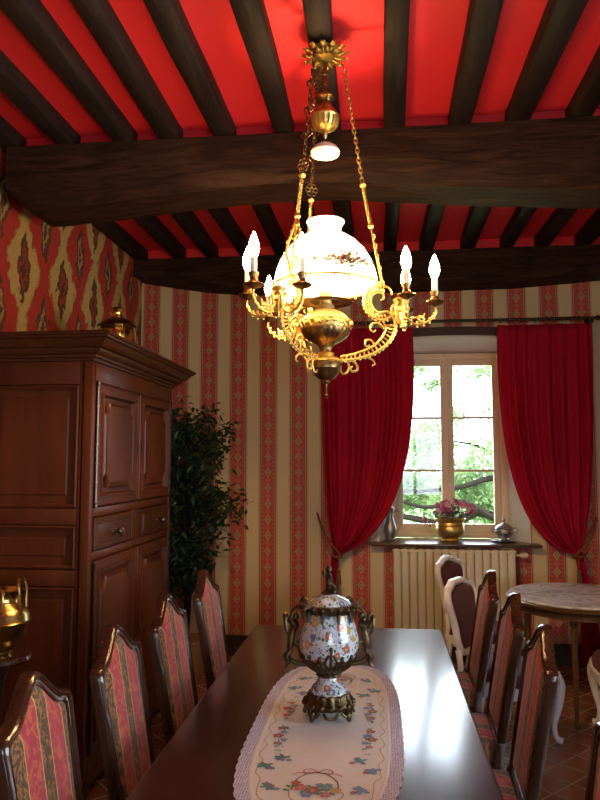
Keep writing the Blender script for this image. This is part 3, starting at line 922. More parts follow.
spotsR = [(.585,3.845,PI,'dining chair right of the table, farthest and seen nearly edge-on'),
          (.585,3.20,PI-.03,'dining chair right of the table, second from the far end'),
          (.575,2.60,PI-.05,'dining chair right of the table, third from the far end'),
          (.592,1.775,PI,'dining chair cut off by the lower right edge of the picture')]
first = True
for x, y, r, lab in spotsL+spotsR:
    lab = lab.replace('dining chair', 'red striped dining chair')
    if first: ch.location = (x,y,0); ch.rotation_euler = (0,0,r); ch['label'] = lab; ch['group'] = grp; first = False
    else: dup(ch, (x,y,0), r, lab, grp)

# ------------------------------------------------------------------ white louis chairs (face +x local)
def louis(label, loc, rz, arms=False, H=.94):
    t = thing('armchair' if arms else 'upholstered_chair', label, 'chair', loc, rz)
    half = [(0,.50),(.10,.505),(.155,.53),(.185,.60),(.178,.67),(.200,.76),(.212,.83),(.185,.885),(.125,.905),(.07,.925),(0,H)]
    o2 = [Vector((p[0],p[1])) for p in half]
    o2 = [Vector((q.x,q.y)) for q in [Vector((p.x,p.y)) for p in [Vector((a.x,a.y)) for a in cr([(p.x,p.y,0) for p in o2], 4)]]]
    ol = o2[:-1] + [Vector((-p.x,p.y)) for p in reversed(o2[1:])]
    mp = lambda u,v,h: Vector((-.02-(v-.5)*.20 + h + .35*u*u, u, v))
    b = B()
    pr = [(0,-.018),(-.002,0),(.004,.016),(.016,.022),(.028,.018),(.036,.008),(.036,-.014),(.03,-.02)]
    skin(b, [[mp(p.x,p.y,h) for p in poly_off(ol,i)] for i,h in pr], True, ring=True)
    for s in (-1,1):   # short uprights down to the seat
        tube(b, cr([(-.03+.35*.17**2*0, s*.165,.545),(-.012,s*.178,.47),(-.01,s*.185,.38)],4), .019, 8)
    bmesh.ops.recalc_face_normals(b, faces=b.faces)
    link('back_frame', b, M_white, t, True, 50)
    b = B()
    L = panel(b, poly_off(ol,.032), [(0,-.012),(0,.004),(.01,.016),(.035,.024)], mp, True, back=True)
    bmesh.ops.recalc_face_normals(b, faces=b.faces)
    link('backrest', b, M_burg, t, True, 50)
    so = [(-.01,-.20),(.12,-.225),(.26,-.25),(.37,-.255),(.43,-.22),(.455,-.12),(.465,0),(.455,.12),(.43,.22),(.37,.255),(.26,.25),(.12,.225),(-.01,.20)]
    b = B()
    mps = lambda u,v,h: Vector((u,v,h))
    out = [Vector(p) for p in so]
    loops = []
    n = len(out)
    skin(b, [[mps(p.x,p.y,.345+.022*math.cos(i*1.9)) for i,p in enumerate(out)], [mps(p.x,p.y,.41) for p in poly_off(out,-.006)], [mps(p.x,p.y,.415) for p in poly_off(out,.012)],[mps(p.x,p.y,.34+.02*math.cos(i*1.9)) for i,p in enumerate(poly_off(out,.025))]], True, ring=True)
    bmesh.ops.recalc_face_normals(b, faces=b.faces)
    link('seat_rail', b, M_white, t, True, 50)
    b = B(); panel(b, poly_off(out,.012), [(0,.38),(-.002,.43),(.012,.455),(.04,.472),(.08,.478)], mps, True, back=True)
    bmesh.ops.recalc_face_normals(b, faces=b.faces)
    link('seat', b, M_burg, t, True, 60)
    for s in (-1,1):
        b = B(); tube(b, cr([(.40,s*.215,.40),(.425,s*.235,.33),(.418,s*.232,.22),(.395,s*.215,.10),(.405,s*.225,.03),(.425,s*.24,.012)],6), [.03,.034,.024,.016,.014,.022], 10); link('leg', b, M_white, t)
        b = B(); tube(b, cr([(.01,s*.185,.40),(-.01,s*.19,.25),(-.05,s*.195,.10),(-.085,s*.20,.0)],6), [.024,.02,.017,.016], 10); link('leg', b, M_white, t)
        if arms:
            b = B(); tube(b, cr([(-.05,s*.185,.62),(.03,s*.235,.615),(.16,s*.27,.605),(.27,s*.27,.60),(.30,s*.265,.59),(.285,s*.25,.55),(.24,s*.235,.49),(.26,s*.235,.42),(.28,s*.235,.38)],6), [.014,.016,.018,.02,.022,.018,.016,.018,.02], 10)
            a = link('armrest', b, M_white, t)
            b = B(); tube(b, cr([(.04,s*.238,.625),(.12,s*.26,.627),(.22,s*.268,.618)],5), [.012,.02,.012], 10); link('arm_pad', b, M_burg, a)
    return t
louis('white framed chair with burgundy back directly in front of the radiator', (.585,5.33,0), math.radians(-32))
louis('larger looking white framed burgundy chair behind the far right dining chair', (.555,4.37,0), math.radians(-29), H=.925)
louis('white armchair cut by the right edge of the picture, before the round table', (1.715,4.42,0), math.radians(172), True)

# ------------------------------------------------------------------ round table
rt = thing('round_table', 'round marble topped table with gilded edge and legs by the right curtain', 'table', (1.33,4.95,0))
R = .47
b = B(); lathe(b, [(0,.730),(R-.03,.730),(R-.012,.733),(R-.006,.742),(R-.014,.750),(0,.751)], seg=72); link('tabletop', b, M_marble, rt)
b = B(); lathe(b, [(R-.10,.66),(R-.09,.652),(R-.05,.655),(R-.045,.69),(R-.03,.70),(R-.012,.705),(R+.004,.715),(R+.006,.730),(R-.005,.737),(R-.02,.729),(R-.10,.729)], seg=72); link('rim', b, M_gold, rt)
for a in (-112, 45, 160):
    ra = math.radians(a); r = .34; px, py = r*math.cos(ra), r*math.sin(ra)
    b = B(); lathe(b, [(.016,0),(.022,.012),(.014,.03),(.013,.06),(.017,.3),(.020,.55),(.024,.59),(.016,.60),(.026,.615),(.026,.66)], (px,py,0), 16, flute=.05, nf=8); link('leg', b, M_gold, rt)
# ------------------------------------------------------------------ brass pot on wooden pedestal (left)
PX_, PY_ = -1.465, 2.62
ps = thing('pedestal', 'turned wooden pedestal stand under the brass pot at the left edge', 'pedestal', (PX_, PY_, 0))
b = B(); lathe(b, [(0,.86),(.09,.86),(.118,.868),(.128,.88),(.124,.892),(.11,.896),(0,.896)], seg=40); link('top', b, M_chairw, ps)
b = B(); lathe(b, [(.05,.10),(.07,.12),(.045,.16),(.03,.22),(.045,.3),(.055,.4),(.04,.52),(.028,.6),(.045,.68),(.03,.72),(.035,.8),(.06,.86)], seg=28); link('column', b, M_chairw, ps)
for k in range(3):
    a = 2*PI*k/3+.5; b = B(); tube(b, cr([(0,0,.14),(.1*math.cos(a),.1*math.sin(a),.13),(.18*math.cos(a),.18*math.sin(a),.05),(.22*math.cos(a),.22*math.sin(a),.015)],5), [.03,.025,.018,.015], 10); link('leg', b, M_chairw, ps)
pt = thing('brass_pot', 'polished brass pot with upright handles at the left edge', 'pot', (PX_, PY_, .896))
b = B(); lathe(b, [(0,0),(.05,0),(.055,.006),(.055,.014),(.075,.03),(.105,.07),(.117,.11),(.119,.122),(.123,.126),(.119,.131),(.115,.15),(.10,.175),(.078,.192),(.072,.205),(.074,.225),(.082,.24),(.078,.242),(.066,.22),(.066,.2),(0,.17)], seg=48)
link('body', b, M_abrass, pt)
for a in (0.0, PI, -1.2):
    b = B(); c, s = math.cos(a), math.sin(a)
    path = cr([(.098,.0,.18),(.102,0,.24),(.094,0,.277),(.06,0,.285)],5)
    if a != -1.2: tube(b, cr([(.10,-.025,.175),(.098,-.028,.24),(.09,-.02,.28),(.088,.0,.288),(.09,.02,.28),(.098,.028,.24),(.10,.025,.175)],5), .0055, 8)
    else: tube(b, cr([(.10,-.025,.175),(.098,-.028,.22),(.09,-.02,.25),(.09,.02,.25),(.098,.028,.22),(.10,.025,.175)],5), .0055, 8)
    for v in b.verts: v.co = Vector((v.co.x*c - v.co.y*s, v.co.x*s + v.co.y*c, v.co.z))
    link('handle', b, M_abrass, pt)

# ------------------------------------------------------------------ table runner with embroidery (one mesh)
RX, RY0 = -.178, 2.44; RL, RWd = .70, .245
mats = [M_cloth, M_lace] + [TH[k] for k in ('red','blue','green','gold','pink','brown')]
TI = {k: i+2 for i, k in enumerate(('red','blue','green','gold','pink','brown'))}
b = B(); Zr = .0028
def runner_pt(a, ins, sc_=0.0):
    # superellipse-ish stadium outline
    w, l = RWd-ins+sc_, RL-ins+sc_
    ca, sa = math.cos(a), math.sin(a)
    n = 3.2
    r = (abs(ca/w)**n + abs(sa/l)**n)**(-1/n)
    return (r*ca, r*sa)
N = 360
# uniform-ish parametrisation
As = []
acc = [0]; pr_ = runner_pt(0,0)
AA = [2*PI*k/3600 for k in range(3601)]
for a in AA[1:]:
    p = runner_pt(a,0); acc.append(acc[-1]+math.hypot(p[0]-pr_[0], p[1]-pr_[1])); pr_ = p
j = 0
for k in range(N):
    t = acc[-1]*k/N
    while acc[j] < t: j += 1
    As.append(AA[j])
def rl(ins, z, sc_=lambda k: 0): return [(*runner_pt(a, ins, sc_(k)), z) for k, a in enumerate(As)]
scal = lambda k: .005*abs(math.sin(k*PI/6))
L = skin(b, [rl(0, 0, scal), rl(0, Zr, scal), rl(.036, Zr)], True, mi=1)
outer = L[-1]
L2 = skin(b, [rl(.036, Zr), rl(.042, Zr+.0006), rl(.05, Zr)], True, mi=0)
# interior fan as quads grid to centre line
core = rl(.05, Zr)
f = b.faces.new([b.verts.new(p) for p in core]); f.material_index = 0
Zt = Zr+.0008
DC = [0]
def disc(x, y, r, mi, n=8, ang=0, sx=1):
    DC[0] += 1
    vs = [b.verts.new((x + r*sx*math.cos(a)*math.cos(ang) - r*math.sin(a)*math.sin(ang), y + r*sx*math.cos(a)*math.sin(ang) + r*math.sin(a)*math.cos(ang), Zt + 3e-6*DC[0])) for a in [2*PI*k/n for k in range(n)]]
    f = b.faces.new(vs); f.material_index = mi
def petal_flower(x, y, r, col, cen='gold'):
    for k in range(5): a = 2*PI*k/5+.3; disc(x+r*.62*math.cos(a), y+r*.62*math.sin(a), r*.42, TI[col], 8, a, 1.15)
    vs = [b.verts.new((x+r*.3*math.cos(2*PI*k/8), y+r*.3*math.sin(2*PI*k/8), Zt+3e-6*DC[0]+3e-6)) for k in range(8)]
    f = b.faces.new(vs); f.material_index = TI[cen]
def leaf(x, y, l, ang, col='green'):
    l *= .8; disc(x+l/2*math.cos(ang), y+l/2*math.sin(ang), l*.22, TI[col], 8, ang, 2.3)
def stroke(pts, w, col):
    pts = cr([(p[0],p[1],Zt) for p in pts], 5)
    for i in range(len(pts)-1):
        d = (pts[i+1]-pts[i]); d.z = 0
        if d.length < 1e-7: continue
        n_ = Vector((-d.y, d.x, 0)).normalized()*w/2
        f = b.faces.new([b.verts.new(pts[i]-n_), b.verts.new(pts[i+1]-n_), b.verts.new(pts[i+1]+n_), b.verts.new(pts[i]+n_)]); f.material_index = TI[col]
# wavy gold line
gp = []
for k in range(N):
    gp.append((*runner_pt(As[k], .062 + .007*math.cos(k*2*PI/15)), Zt))
for k in range(N):
    p, q = Vector(gp[k]), Vector(gp[(k+1)%N]); d = (q-p).normalized(); n_ = Vector((-d.y,d.x,0))*.0014
    f = b.faces.new([b.verts.new(p-n_), b.verts.new(q-n_), b.verts.new(q+n_), b.verts.new(p+n_)]); f.material_index = TI['gold']
random.seed(5)
for sy in (-1,1):
    for sx in (-1,1):
        # long garland
        stroke([(sx*.150,sy*.02),(sx*.135,sy*.09),(sx*.145,sy*.16),(sx*.12,sy*.215)], .0025, 'green')
        for (x,y,r,c) in ((.145,.06,.016,'red'),(.135,.095,.013,'blue'),(.15,.125,.018,'red'),(.128,.155,.012,'blue'),(.142,.185,.012,'pink')):
            petal_flower(sx*x, sy*y, r, c)
        for k in range(12):
            leaf(sx*(.14+random.uniform(-.012,.012)), sy*random.uniform(.02,.215), .022, random.uniform(0,6), random.choice(['green','green','blue']))
        # small sprigs
        for (x,y) in ((.115,.29),(.155,.35),(.125,.475)):
            petal_flower(sx*x, sy*y, .014, 'red' if sx < 0 else 'blue')
            petal_flower(sx*(x-.022), sy*(y+.016), .009, 'blue' if sx<0 else 'red')
            for k in range(7): leaf(sx*x, sy*y, .034, random.uniform(0,6), random.choice(['green','blue']))
        for y in (.245,): 
            leaf(sx*.135, sy*y, .016, .4); leaf(sx*.135, sy*y, .014, 2.4)
    # basket with bow near each end
    by = sy*.49; up = -sy
    stroke([(-.062,by),(-.058,by+up*.055),(-.03,by+up*.098),(.0,by+up*.108),(.03,by+up*.098),(.058,by+up*.055),(.062,by)], .004, 'brown')
    stroke([(-.07,by),(-.05,by-up*.06),(.05,by-up*.06),(.07,by),(-.07,by)], .004, 'gold')
    for (x,y,r,c) in ((-.04,.015,.02,'pink'),(-.005,.0,.022,'red'),(.03,.018,.018,'blue'),(.055,.005,.016,'gold'),(-.055,.04,.014,'red'),(.012,.032,.013,'blue'),(-.02,-.025,.016,'blue'),(.03,-.02,.016,'pink')):
        petal_flower(x, by+up*y, r, c)
    for k in range(16): leaf(random.uniform(-.07,.07), by+up*random.uniform(-.02,.04), .028, random.uniform(0,6))
    bw = by+up*.112
    for s in (-1,1):
        stroke([(0,bw),(s*.02,bw+up*.02),(s*.04,bw+up*.012),(s*.035,bw-up*.006),(0,bw)], .0045, 'pink')
        stroke([(0,bw),(s*.03,bw-up*.012),(s*.05,bw-up*.006),(s*.07,bw-up*.02)], .004, 'pink')
bmesh.ops.recalc_face_normals(b, faces=b.faces)
for f in b.faces:
    if f.normal.z < -.5 : f.normal_flip()
o = link('table_runner', b, mats, None, False, loc=(RX, RY0, .7505))
tag(o, 'cream embroidered runner with lilac lace edge lying on the dining table', 'table runner')

# ------------------------------------------------------------------ porcelain urn
vz = thing('lidded_urn', 'lidded porcelain urn painted with flowers, bronze mounts, on the runner', 'urn', (-.178, 2.50, .7605), .15)
b = B(); lathe(b, [(0,.150),(.035,.150),(.052,.158),(.085,.178),(.108,.205),(.119,.235),(.117,.270),(.106,.312),(.091,.345),(.086,.365),(0,.366)], seg=56); link('body', b, M_porc, vz)
b = B(); lathe(b, [(.0,.075),(.072,.075),(.074,.083),(.066,.098),(.05,.112),(.042,.124),(.04,.134),(0,.134)], seg=40); link('foot', b, M_porc, vz)
b = B(); lathe(b, [(.04,.132),(.05,.137),(.046,.143),(.052,.15),(.040,.155),(.038,.14)], seg=32, flute=.05, nf=16); link('collar', b, M_bronze, vz)
# base mount
b = B(); lathe(b, [(0,.028),(.075,.028),(.094,.034),(.10,.046),(.094,.056),(.084,.066),(.08,.078),(.07,.082),(0,.08)], seg=64, flute=.045, nf=16)
for k in range(16):
    a = 2*PI*k/16; ball(b, (.096*math.cos(a), .096*math.sin(a), .046), .012, (1,1,.9), 8, 6)
for k in range(8):
    a = 2*PI*k/8; tube(b, cr([(.09*math.cos(a+.3),.09*math.sin(a+.3),.03),(.098*math.cos(a+.2),.098*math.sin(a+.2),.018),(.098*math.cos(a),.098*math.sin(a),.014),(.098*math.cos(a-.2),.098*math.sin(a-.2),.018),(.09*math.cos(a-.3),.09*math.sin(a-.3),.03)],3), .005, 6)
bmt = link('base_mount', b, M_bronze, vz)
for k in range(4):
    a = PI/4+PI/2*k; b = B()
    tube(b, cr([(.075*math.cos(a),.075*math.sin(a),.03),(.098*math.cos(a),.098*math.sin(a),.022),(.10*math.cos(a),.10*math.sin(a),.006),(.108*math.cos(a),.108*math.sin(a),.008)],4), [.012,.012,.010,.006], 8)
    ball(b, (.10*math.cos(a),.10*math.sin(a),.010), .0105, (1,1,.9), 8, 6)
    link('claw_foot', b, M_bronze, vz)
# lower leaf mount: leaves climbing the body
b = B()
rp = [(.038,.152),(.06,.160),(.090,.178),(.113,.205),(.122,.235)]
def body_r(z):
    P = [(.035,.150),(.052,.158),(.085,.178),(.108,.205),(.118,.240),(.116,.275),(.105,.315),(.092,.345),(.088,.365)]
    for (r0,z0),(r1,z1) in zip(P,P[1:]):
        if z <= z1: return r0+(r1-r0)*(z-z0)/(z1-z0)
    return .088
for k in range(16):
    a = 2*PI*k/16; h = .062 if k % 4 else .095
    for s in (-1,0,1):
        pts = []
        for q in range(7):
            t = q/6; z = .153+h*t*(1 if s == 0 else .8); aa = a + s*.22*math.sin(PI*t*.9); r = body_r(z)+.003
            pts.append((r*math.cos(aa), r*math.sin(aa), z))
        tube(b, pts, [.007,.009,.007,.005,.006], 6)
    z = .153+h; r = body_r(z)+.003; ball(b, (r*math.cos(a), r*math.sin(a), z), .0085, seg=8, rings=6)
link('lower_mount', b, M_bronze, vz)
# rim mount
b = B(); lathe(b, [(.088,.352),(.098,.356),(.102,.366),(.113,.376),(.108,.384),(.09,.384),(.086,.37)], seg=64, flute=.04, nf=20)
for k in range(20):
    a = 2*PI*k/20; ball(b, (.112*math.cos(a),.112*math.sin(a),.376), .010, (1,1,.8), 8, 6)
    if k % 2 == 0:
        tube(b, cr([(.10*math.cos(a),.10*math.sin(a),.362),(.101*math.cos(a),.101*math.sin(a),.345),(.106*math.cos(a),.106*math.sin(a),.327)],3), [.009,.007,.004], 6)
for k in range(4):
    a = PI/4+PI/2*k; tube(b, cr([(.104*math.cos(a),.104*math.sin(a),.372),(.128*math.cos(a),.128*math.sin(a),.386),(.146*math.cos(a),.146*math.sin(a),.378),(.140*math.cos(a),.140*math.sin(a),.362)],4), [.009,.008,.006,.005], 6)
link('rim_mount', b, M_bronze, vz)
b = B(); lathe(b, [(.092,.380),(.084,.391),(.064,.402),(.036,.412),(.02,.418),(0,.42)], seg=44); lid = link('lid', b, M_porc, vz)
b = B()
lathe(b, [(.026,.414),(.03,.42),(.018,.428),(.010,.436)], seg=20)
tube(b, cr([(0,0,.43),(.004,0,.45),(.002,.0,.47),(0,0,.488)],4), [.012,.015,.014,.008], 10)
ball(b, (.002,0,.50), .0135, (1,1,1.1), 12, 8)
for s in (-1,1):
    tube(b, cr([(.002,s*.01,.482),(.006,s*.026,.47),(.016,s*.018,.458)],4), .005, 7)
    tube(b, cr([(.003,s*.008,.45),(.024,s*.014,.444),(.026,s*.014,.425)],4), [.008,.007,.005], 7)
    tube(b, cr([(-.008,s*.008,.478),(-.02,s*.022,.49),(-.018,s*.03,.476)],4), [.004,.007,.002], 6)
link('finial', b, M_bronze, lid)
# figural handles
for s in (-1,1):
    b = B()
    tube(b, cr([(s*.088,0,.172),(s*.13,0,.178),(s*.158,0,.20),(s*.150,0,.232),(s*.132,0,.245),(s*.118,0,.235)],6), [.007,.009,.010,.009,.008,.010], 8)
    tube(b, cr([(s*.158,0,.20),(s*.172,0,.19),(s*.178,0,.205),(s*.168,0,.215)],5), [.007,.006,.005,.003], 7)
    # winged caryatid figure: hips, torso, head, arms to the rim
    tube(b, cr([(s*.152,0,.215),(s*.150,0,.25),(s*.143,0,.285),(s*.134,0,.31),(s*.130,0,.325)],5), [.012,.017,.012,.018,.008], 10)
    ball(b, (s*.130,0,.338), .0125, (1,.9,1.15), 12, 8)
    for q in (-1,1):
        tube(b, cr([(s*.134,q*.014,.313),(s*.15,q*.022,.33),(s*.135,q*.02,.362),(s*.112,q*.012,.372)],4), [.006,.005,.004], 7)
        tube(b, cr([(s*.148,q*.010,.225),(s*.165,q*.016,.205),(s*.16,q*.014,.18),(s*.172,q*.012,.165)],4), [.009,.007,.005], 7)
        tube(b, cr([(s*.145,q*.012,.31),(s*.172,q*.035,.34),(s*.168,q*.045,.30),(s*.152,q*.03,.275)],4), [.004,.009,.007,.002], 6)
    link('handle', b, M_bronze, vz)

vz.scale = (.88,.88,.985)

# ------------------------------------------------------------------ chandelier (origin at z=0 under its axis)
CHX, CHY = -.210, 2.85
cd = thing('chandelier', 'gilded oil lamp chandelier with domed white shade and nine candle bulbs', 'chandelier', (CHX, CHY, 0), math.radians(-2))
# canopy
b = B(); lathe(b, [(0,3.384),(.07,3.384),(.076,3.376),(.066,3.368),(.06,3.362),(.04,3.355),(.02,3.345),(0,3.34)], seg=32, flute=.05, nf=8)
for k in range(12):
    a = 2*PI*k/12; c, s = math.cos(a), math.sin(a)
    tube(b, cr([(.05*c,.05*s,3.372),(.078*c,.078*s,3.366),(.096*c,.096*s,3.374),(.108*c,.108*s,3.362)],4), [.010,.014,.011,.002], 7, sq=.45)
    ball(b, (.062*c,.062*s,3.360), .011, seg=8, rings=6)
    a2 = a+PI/12; tube(b, cr([(.04*math.cos(a2),.04*math.sin(a2),3.355),(.066*math.cos(a2),.066*math.sin(a2),3.350),(.085*math.cos(a2),.085*math.sin(a2),3.352)],4), [.01,.011,.003], 7, sq=.5)
link('canopy', b, M_canopy, cd)
# central stem, counterweight and smoke bell
b = B(); tube(b, [(0,0,3.33),(0,0,3.16)], .010, 10); 
for z in (3.28, 3.235, 3.19): lathe(b, [(.010,-.012),(.016,-.006),(.016,.006),(.010,.012)], (0,0,z), 14)
link('stem', b, M_dbrass, cd)
b = B(); lathe(b, [(.012,3.185),(.035,3.18),(.04,3.172),(.03,3.165),(.024,3.155),(.03,3.135),(.045,3.115),(.054,3.098),(.056,3.09)], seg=32, caps=(True,False)); link('counterweight_cap', b, M_dbrass, cd)
b = B(); lathe(b, [(.059,3.094),(.060,3.088),(.056,3.082),(.053,3.06),(.042,3.04),(.022,3.026),(.01,3.02),(.008,3.0),(0,2.99)], seg=32)
for k in range(16):
    a = 2*PI*k/16; c, s = math.cos(a), math.sin(a); tube(b, [(.056*c,.056*s,3.08),(.055*c,.055*s,3.062),(.043*c,.043*s,3.04)], .004, 5)
link('counterweight', b, M_gilt, cd)
b = B(); lathe(b, [(.008,2.975),(.03,2.968),(.052,2.953),(.062,2.935),(.058,2.922),(.04,2.914),(.0,2.912)], seg=36); link('smoke_bell', b, M_opal, cd)
# shade ring and shade
b = B(); pts = [(.220*math.cos(a),.220*math.sin(a),2.355) for a in [2*PI*k/64 for k in range(64)]]
tube(b, pts, .0045, 8, True)
for k in range(24):
    a = 2*PI*k/24; ball(b, (.222*math.cos(a), .222*math.sin(a), 2.349), .006, (1,1,1.3), 7, 5)
link('shade_ring', b, M_gilt, cd)
b = B()
prof = [(.216,2.360),(.214,2.385),(.206,2.420),(.190,2.462),(.165,2.505),(.130,2.542),(.095,2.566),(.070,2.580),(.064,2.595),(.068,2.612),(.078,2.626),(.080,2.632),(.074,2.631),(.062,2.612),(.058,2.595),(.064,2.575),(.09,2.56),(.126,2.536),(.16,2.50),(.185,2.458),(.201,2.418),(.209,2.385),(.211,2.360)]
lathe(b, prof, seg=64, caps=(False,False)); sh = link('lamp_shade', b, M_shade, cd, True, 60)
# painted spray on the shade
b = B(); random.seed(9)
def sr(z):
    P = prof[:8]
    for (r0,z0),(r1,z1) in zip(P,P[1:]):
        if z <= z1: return r0+(r1-r0)*(z-z0)/(z1-z0)
    return .07
for k in range(150):
    a = -1.02 + random.gauss(0,.26); z = 2.415+random.gauss(0,.014)*math.exp(-((a+1.02)/.35)**2)+.05*(abs(a+1.15)*.0)
    r = sr(z)+.001; p = Vector((r*math.cos(a), r*math.sin(a), z)); nr = Vector((math.cos(a), math.sin(a), .4))
    leafquad(b, p, Vector((-math.sin(a)*random.choice((-1,1)), math.cos(a)*random.choice((-1,1)), random.uniform(-.6,.8))), .010, .028, nr, fold=.02)
link('painted_spray', b, simple('sepia_paint', (.16,.09,.04), .6), sh, False)
# lamp font
b = B(); lathe(b, [(.0,2.335),(.026,2.335),(.029,2.325),(.029,2.300),(.024,2.292),(.024,2.282),(.034,2.276),(.036,2.268),(.028,2.262),(.045,2.256),(.075,2.240),(.093,2.222),(.098,2.212)], seg=44, caps=(True,False)); link('oil_font', b, M_font, cd)
b = B(); lathe(b, [(.098,2.214),(.104,2.210),(.105,2.18),(.100,2.172)], seg=44, caps=(False,False))
for k in range(22):
    a = 2*PI*k/22; c, s = math.cos(a), math.sin(a)
    ball(b, (.104*c,.104*s,2.196+.006*math.sin(k*2.6)), .011, (1,1,1), 8, 6)
    tube(b, cr([(.106*c,.106*s,2.21),(.107*math.cos(a+.12),.107*math.sin(a+.12),2.195),(.105*math.cos(a+.24),.105*math.sin(a+.24),2.178)],3), .004, 6)
link('font_band', b, M_gilt, cd)
b = B(); lathe(b, [(.100,2.176),(.098,2.165),(.085,2.142),(.062,2.125),(.036,2.112),(.026,2.10),(.024,2.085),(.030,2.075)], seg=96, caps=(False,False), flute=.022, nf=24)
link('font_bowl', b, M_dbrass, cd)
b = B(); lathe(b, [(.112,2.286),(.114,2.289),(.05,2.294),(.03,2.294)], seg=44, caps=(False,False)); lathe(b, [(.062,2.29),(.065,2.296),(.06,2.302),(.03,2.300)], seg=36, caps=(False,False)); link('gallery', b, M_dbrass, cd)
b = B(); lathe(b, [(.028,2.08),(.036,2.074),(.030,2.066),(.05,2.058),(.066,2.048),(.068,2.040),(.060,2.036)], seg=40, caps=(False,False))
link('hub_dome', b, M_gilt, cd)
b = B(); lathe(b, [(.062,2.04),(.066,2.032),(.064,2.012),(.056,2.006),(.050,1.99),(.034,1.972),(.015,1.964),(.016,1.955),(.006,1.948),(.004,1.915),(.009,1.905),(.005,1.893),(0,1.888)], seg=36, caps=(False,False)); link('hub', b, M_dbrass, cd)

# arms
def armmesh():
    b = B()
    def t2(pts, r, y=0, n=6, sq=1): tube(b, cr([(p[0], y, p[1]) for p in pts], n), r, 7, sq=sq)
    outer = [(.050,2.045),(.10,2.047),(.16,2.058),(.215,2.080),(.260,2.118),(.284,2.165),(.280,2.210),(.255,2.240),(.215,2.235),(.200,2.215)]
    inner = [(.060,2.060),(.105,2.068),(.155,2.083),(.200,2.105),(.232,2.140),(.246,2.175),(.236,2.200)]
    t2(outer, [.006,.006,.0065,.007,.007,.007,.006,.006,.005,.004]); t2(inner, [.005,.005,.005,.005,.004,.003])
    O = cr([(p[0],0,p[1]) for p in outer[:7]], 6); I = cr([(p[0],0,p[1]) for p in inner], 6)
    for k in range(2, 34, 2):
        a = O[min(k,len(O)-1)]; c = I[min(k,len(I)-1)]; m = (a+c)/2
        tube(b, [a, m+Vector((0,.004*(1 if k%4 else -1),0)), c], .0035, 5); ball(b, m, .005, seg=6, rings=4)
        ball(b, a+(a-m).normalized()*.005, .0052, seg=6, rings=4)
    # upper C scroll
    up = [(.275,2.225),(.235,2.208),(.192,2.222),(.163,2.262),(.162,2.305),(.185,2.340),(.225,2.352),(.262,2.338),(.272,2.312)]
    upi = [(.255,2.245),(.225,2.238),(.198,2.252),(.186,2.282),(.192,2.310),(.214,2.322),(.236,2.312),(.238,2.296),(.226,2.290)]
    t2(up, [.005,.006,.0065,.007,.007,.006,.006,.005,.004]); t2(upi, [.004,.005,.005,.005,.004,.004,.003])
    O = cr([(p[0],0,p[1]) for p in up], 6); I = cr([(p[0],0,p[1]) for p in upi], 6)
    for k in range(4, 40, 2):
        a, c = O[k], I[k]; tube(b, [a, c], .003, 5); m = (a+c)/2; ball(b, m, .0055, seg=6, rings=4); ball(b, a+(a-m).normalized()*.006, .0055, seg=6, rings=4)
    # curls
    t2([(.20,2.105),(.185,2.125),(.165,2.125),(.160,2.108),(.172,2.100),(.180,2.108)], [.005,.005,.004,.003]) 
    t2([(.240,2.17),(.215,2.195),(.190,2.192),(.182,2.172),(.196,2.160),(.206,2.168)], [.005,.005,.004,.003])
    t2([(.10,2.047),(.125,2.028),(.128,2.005),(.108,1.998),(.100,2.012),(.110,2.020)], [.005,.006,.005,.003])
    t2([(.085,2.045),(.095,2.02),(.085,1.995),(.068,1.990),(.060,2.003)], [.005,.006,.005,.003])
    t2([(.16,2.058),(.19,2.045),(.20,2.028),(.188,2.020)], [.005,.004,.003])
    # outer stem carrying the candle cluster, with a spiked boss
    t2([(.270,2.225),(.290,2.245),(.300,2.275),(.300,2.300)], [.006,.008,.009,.009])
    lathe(b, [(.003,2.175),(.006,2.19),(.012,2.205),(.016,2.23),(.022,2.245),(.014,2.26),(.024,2.275),(.03,2.29),(.012,2.30)], (.305,0,0), 16)
    for k in range(6):
        a = 2*PI*k/6; c, s = math.cos(a), math.sin(a)
        tube(b, cr([(.305+.02*c,.02*s,2.275),(.305+.034*c,.034*s,2.255),(.305+.03*c,.03*s,2.225),(.305+.018*c,.018*s,2.195)],3), [.005,.005,.004,.002], 6)
    return b
def candle(b_arm, px, py, zc):
    """branch from cluster boss (.305,0,2.27) to cup under candle"""
    s = Vector((.305,0,2.262)); e = Vector((px,py,zc))
    d = Vector((e.x-s.x, e.y-s.y, 0)); 
    pts = [s, s+d*.12+Vector((0,0,-.035)), s+d*.42+Vector((0,0,-.075)), s+d*.78+Vector((0,0,-.066)), s+d*1.02+Vector((0,0,-.03)), e]
    tube(b_arm, cr(pts,6), [.005,.006,.006,.005,.004], 7)
    # trefoil ornaments on the branch
    C_ = cr(pts,6)
    for k in range(4, len(C_)-6, 3):
        p = C_[k]; ball(b_arm, p+Vector((0,0,.009)), .006, seg=6, rings=4); ball(b_arm, p+Vector((0,0,-.008)), .0055, seg=6, rings=4)
    mid = C_[len(C_)//2]
    for q in range(6):
        a = 2*PI*q/6; dd = d.normalized()
        ball(b_arm, mid+Vector((0,0,.022))+dd*.011*math.cos(a)+Vector((0,0,.011*math.sin(a))), .006, seg=6, rings=4)
    inn = [s+d*.30+Vector((0,0,-.05)), s+d*.5+Vector((0,0,-.048)), s+d*.66+Vector((0,0,-.05)), s+d*.70+Vector((0,0,-.03))]
    tube(b_arm, cr(inn,5), [.004,.003], 6)
Zcup = 2.262
bulbs = []
